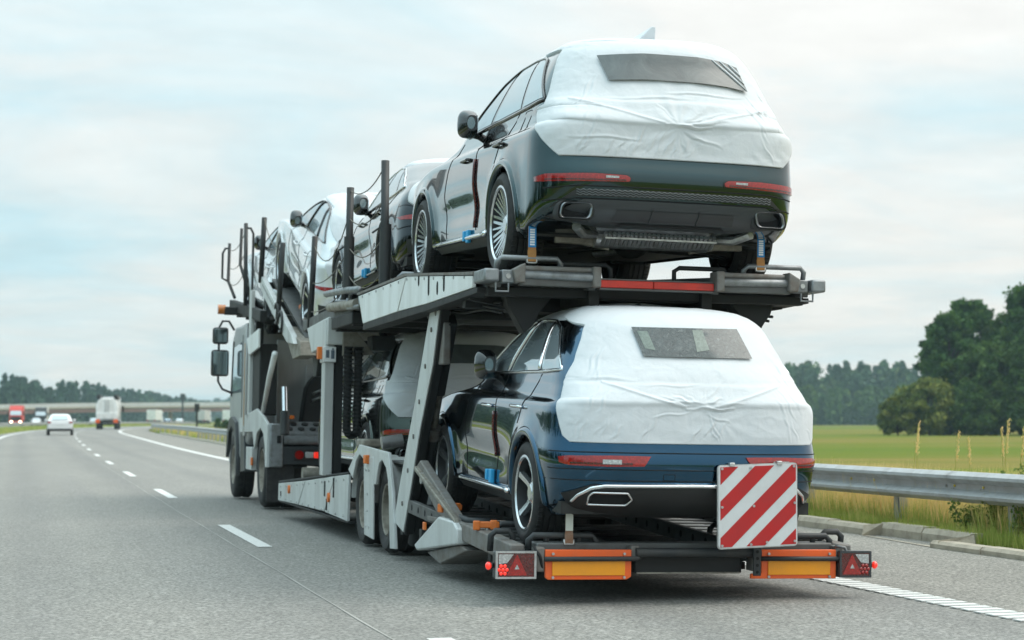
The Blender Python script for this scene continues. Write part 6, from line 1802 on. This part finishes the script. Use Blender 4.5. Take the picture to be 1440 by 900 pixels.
def lorry(name, label, loc, rz, cabm, boxm, kind='box', lit=False, group=None, cat='lorry'):
    root = empty(name, loc, (0, 0, rz)); tag(root, label, cat, group)
    ch = MB(); ch.box(-.45, .45, -6.5, 5.6, .75, 1.0); ch.build('chassis', 'truck_dark', root)
    if kind == 'tank':
        MB().prism([(-1.12, 1.2), (1.12, 1.2), (1.25, 1.5), (1.25, 2.7), (1.05, 3.25), (.7, 3.55), (-.7, 3.55), (-1.05, 3.25), (-1.25, 2.7), (-1.25, 1.5)], 1, -5.6, 3.2).build('tank', boxm, root, bevel=.12)
        rib = MB()
        for y in (-4.9, -3, -1, 1): rib.prism([(-1.15, 1.2), (1.15, 1.2), (1.28, 1.5), (1.28, 2.7), (1.07, 3.28), (.7, 3.58), (-.7, 3.58), (-1.07, 3.28), (-1.28, 2.7), (-1.28, 1.5)], 1, y - .05, y + .05)
        rib.build('tank_band', 'steel_bright', root)
        la = MB()
        for x in (-.22, .22): la.cyl((x, -5.72, 1.2), (x, -5.66, 3.5), .03)
        for k in range(8): la.cyl((-.22, -5.7, 1.35 + k * .27), (.22, -5.7, 1.35 + k * .27), .02)
        la.build('ladder', 'steel_bright', root)
        MB().box(-.75, .75, -5.2, 2.5, 3.5, 3.66).build('walkway', 'steel_bright', root, bevel=.03)
        MB().box(-1.15, -.75, -5.6, 2.9, 3.45, 3.95).build('roof_rail', 'truck_dark', root, bevel=.1)
        MB().box(.75, 1.15, -5.6, 2.9, 3.45, 3.95).build('roof_rail', 'truck_dark', root, bevel=.1)
        MB().box(-1.2, 1.2, -5.75, -5.5, 1.15, 1.9).build('rear_cabinet', boxm, root, bevel=.05)
    elif kind == 'box':
        MB().box(-1.25, 1.25, -6.5, 3.1, 1.05, 3.95).build('cargo_box', boxm, root, bevel=.03)
        for x in (-.6, .6): MB().box(x - .58, x + .58, -6.54, -6.5, 1.15, 3.85).build('rear_door', boxm, root, bevel=.01)
    # cab
    pr = [(3.4, .65), (5.75, .55), (5.85, 1.2), (5.75, 2.1), (5.35, 3.0), (5.1, 3.4), (4.2, 3.75), (3.4, 3.8)]
    MB().prism(pr, 0, -1.22, 1.22).build('cab', cabm, root, bevel=.06)
    MB().add([(-1.08, 5.80, 2.05), (1.08, 5.80, 2.05), (1.0, 5.43, 2.9), (-1.0, 5.43, 2.9)], [(0, 1, 2, 3)]).build('windscreen', 'glass_dark', root)
    MB().box(-1.0, 1.0, 5.80, 5.89, .95, 1.75).build('grille', 'truck_dark', root, bevel=.03)
    for sx in (-1, 1):
        MB().add([(sx * 1.226, 4.3, 2.0), (sx * 1.226, 5.5, 2.0), (sx * 1.226, 5.2, 2.75), (sx * 1.226, 4.3, 2.75)], [(0, 1, 2, 3)]).build('side_window', 'glass_dark', root)
        MB().box(sx * .85 - .22, sx * .85 + .22, 5.82, 5.90, .62, .88).build('headlamp', 'headlamp_lit' if lit else 'lens_clear', root, bevel=.03)
        MB().box(sx * 1.45 - .12, sx * 1.45 + .12, 5.35, 5.55, 2.0, 2.75).build('mirror', 'truck_dark', root, bevel=.04)
        MB().box(sx * 1.0 - .25, sx * 1.0 + .25, -6.62, -6.5, .75, 1.15).build('rear_lamp', 'lens_red' if kind != 'tank' else 'orange_sheet', root, bevel=.02)
        for y, w_ in ((4.7, .32), (1.0, .55), (-3.6, .42), (-4.9, .42)):
            w = MB(); wheel_simple(w, sx * 1.0, y, .5, .5, w_); w.build('wheel', 'rubber', root, True, angle=40)
    MB().box(-1.15, 1.15, -6.55, -6.4, .5, .68).build('bumper_bar', 'truck_dark', root, bevel=.02)
    return root
VG = 'vehicles on the motorway ahead'
lorry('tank_lorry', 'white tank lorry with dark roof rails driving ahead in the right lane', (10.05, 233, gz(233)), R(-4.5), 'paint_white', 'truck_white', 'tank', group=VG)
lorry('oncoming_lorry', 'red lorry with both headlights lit on the opposite carriageway', (-.6, 400, gz(400)), R(180 - 2), 'red_paint', 'red_paint', 'box', True, VG)
lorry('oncoming_lorry', 'dark grey lorry coming up behind the red one', (4.6, 440, gz(440)), R(180 - 3), 'truck_dark', 'truck_grey', 'box', False, VG)
simple_car('oncoming_car', 'white car beside the red lorry on the opposite carriageway', (3.0, 385, gz(385)), R(177), 'paint_white', group=VG)
for x, y, lb, pm in ((15.2, 420, 'pale car far off under the bridge beside the tank lorry', 'paint_silver'), (19.0, 440, 'white car far off left of the tank lorry', 'paint_white'), (34.0, 470, 'dark blue car far off in the bend right of the tank lorry', 'paint_blue'), (38.5, 492, 'pale car far off in the bend behind the dark blue one', 'paint_silver')):
    simple_car('distant_car', lb, (x, y, gz(y)), R(-8), pm, group='cars far off in the bend')
for x, y, lb, bm_ in ((37, 560, 'white lorry far off in the bend under the bridge', 'truck_white'), (52, 575, 'grey lorry with reddish load far off in the bend', 'truck_grey'), (58, 560, 'second white lorry far off, under the middle of the bridge', 'truck_white'), (66, 565, 'third white lorry far off, next to the pole', 'truck_white'), (18.5, 430, 'pale green topped lorry far off left of the tank lorry', 'truck_white')):
    lorry('distant_lorry', lb, (x, y, gz(y)), R(-14), 'paint_white', bm_, 'box', False, 'lorries far off in the bend')

# road bridge across the motorway
br = empty('road_bridge', (40, 680, 0)); tag(br, 'long road bridge with reddish girder crossing the motorway far ahead', 'bridge')
gl = [(-70, -30, 4.2), (-20, -10, 5.4), (60, 10, 6.2), (160, 40, 5.6), (260, 70, 4.6)]
def bpts(dz, dy=0): return [(x, y + dy, z + dz) for x, y, z in gl]
g = MB()
for a, b in zip(bpts(-1.0), bpts(-1.0)[1:]): g.beam(a, b, 9, 1.2)
m = worn('girder_red', (.40, .22, .20), (.28, .18, .16), .6, 0, .4, .5, False)
g.build('girder', 'girder_red', br)
g = MB()
for a, b in zip(bpts(.05), bpts(.05)[1:]): g.beam(a, b, 11, .55)
g.build('deck', 'concrete', br)
for s_ in (-5.2, 5.2):
    g = MB()
    for a, b in zip(bpts(.95, s_), bpts(.95, s_)[1:]): g.beam(a, b, .15, 1.2)
    g.build('parapet', 'truck_grey', br)
for x, y in ((-30, -14), (10, 0), (95, 20), (200, 52)):
    MB().box(x - .6, x + .6, y - 3, y + 3, -.5, 4.6).build('pier', 'concrete', br, bevel=.1)
# poles and roadside growth far ahead
p = empty('sign_post', (17.2, 198, gz(198))); tag(p, 'thin dark post behind the guard rail before the bridge', 'post')
MB().cyl((0, 0, 0), (0, 0, 2.6), .10).build('pole', 'truck_dark', p); MB().box(-.25, .25, -.05, .05, 1.9, 2.7).build('plate', 'truck_dark', p)
p = empty('road_sign', (51, 640, 0)); tag(p, 'small dark sign standing up above the bridge', 'sign')
MB().cyl((0, 0, 0), (0, 0, 8.2), .3).build('pole', 'truck_dark', p); MB().box(-.8, .8, -.1, .1, 7.6, 9.8).build('plate', 'truck_dark', p, bevel=.1)
for i, (x, y, h, w, mt, lb) in enumerate([(36, 300, 3.0, 6, 'straw', 'orange-brown bush mound beyond the guard rail left of the truck'), (31, 280, 2.2, 5, 'leaf_olive', 'low olive bush beyond the guard rail before the bridge'), (40, 340, 3.4, 6, 'leaf_olive', 'olive bush further off beyond the guard rail'), (24, 235, 1.6, 4, 'leaf_mid', 'low green bush beside the dark post')]):
    tree('roadside_bush', lb, (x, y, gz(y) - .3), h, w, mt, 300 + i, 26, 80, .16, .05, cat='bush')

# ------------------------------------------------------------------ haze
m = Mat('haze_air'); m.t.nodes.remove(m.b)
pv = m.n('ShaderNodeVolumePrincipled'); pv.inputs['Color'].default_value = (.63, .86, .92, 1); pv.inputs['Density'].default_value = HAZE = .00025
m.l(pv.outputs[0], m.out.inputs['Volume'])
hz = MB().box(-3300, 2500, -400, 3100, -2.2, 30).build('haze', 'haze_air'); struct(hz, 'stuff')
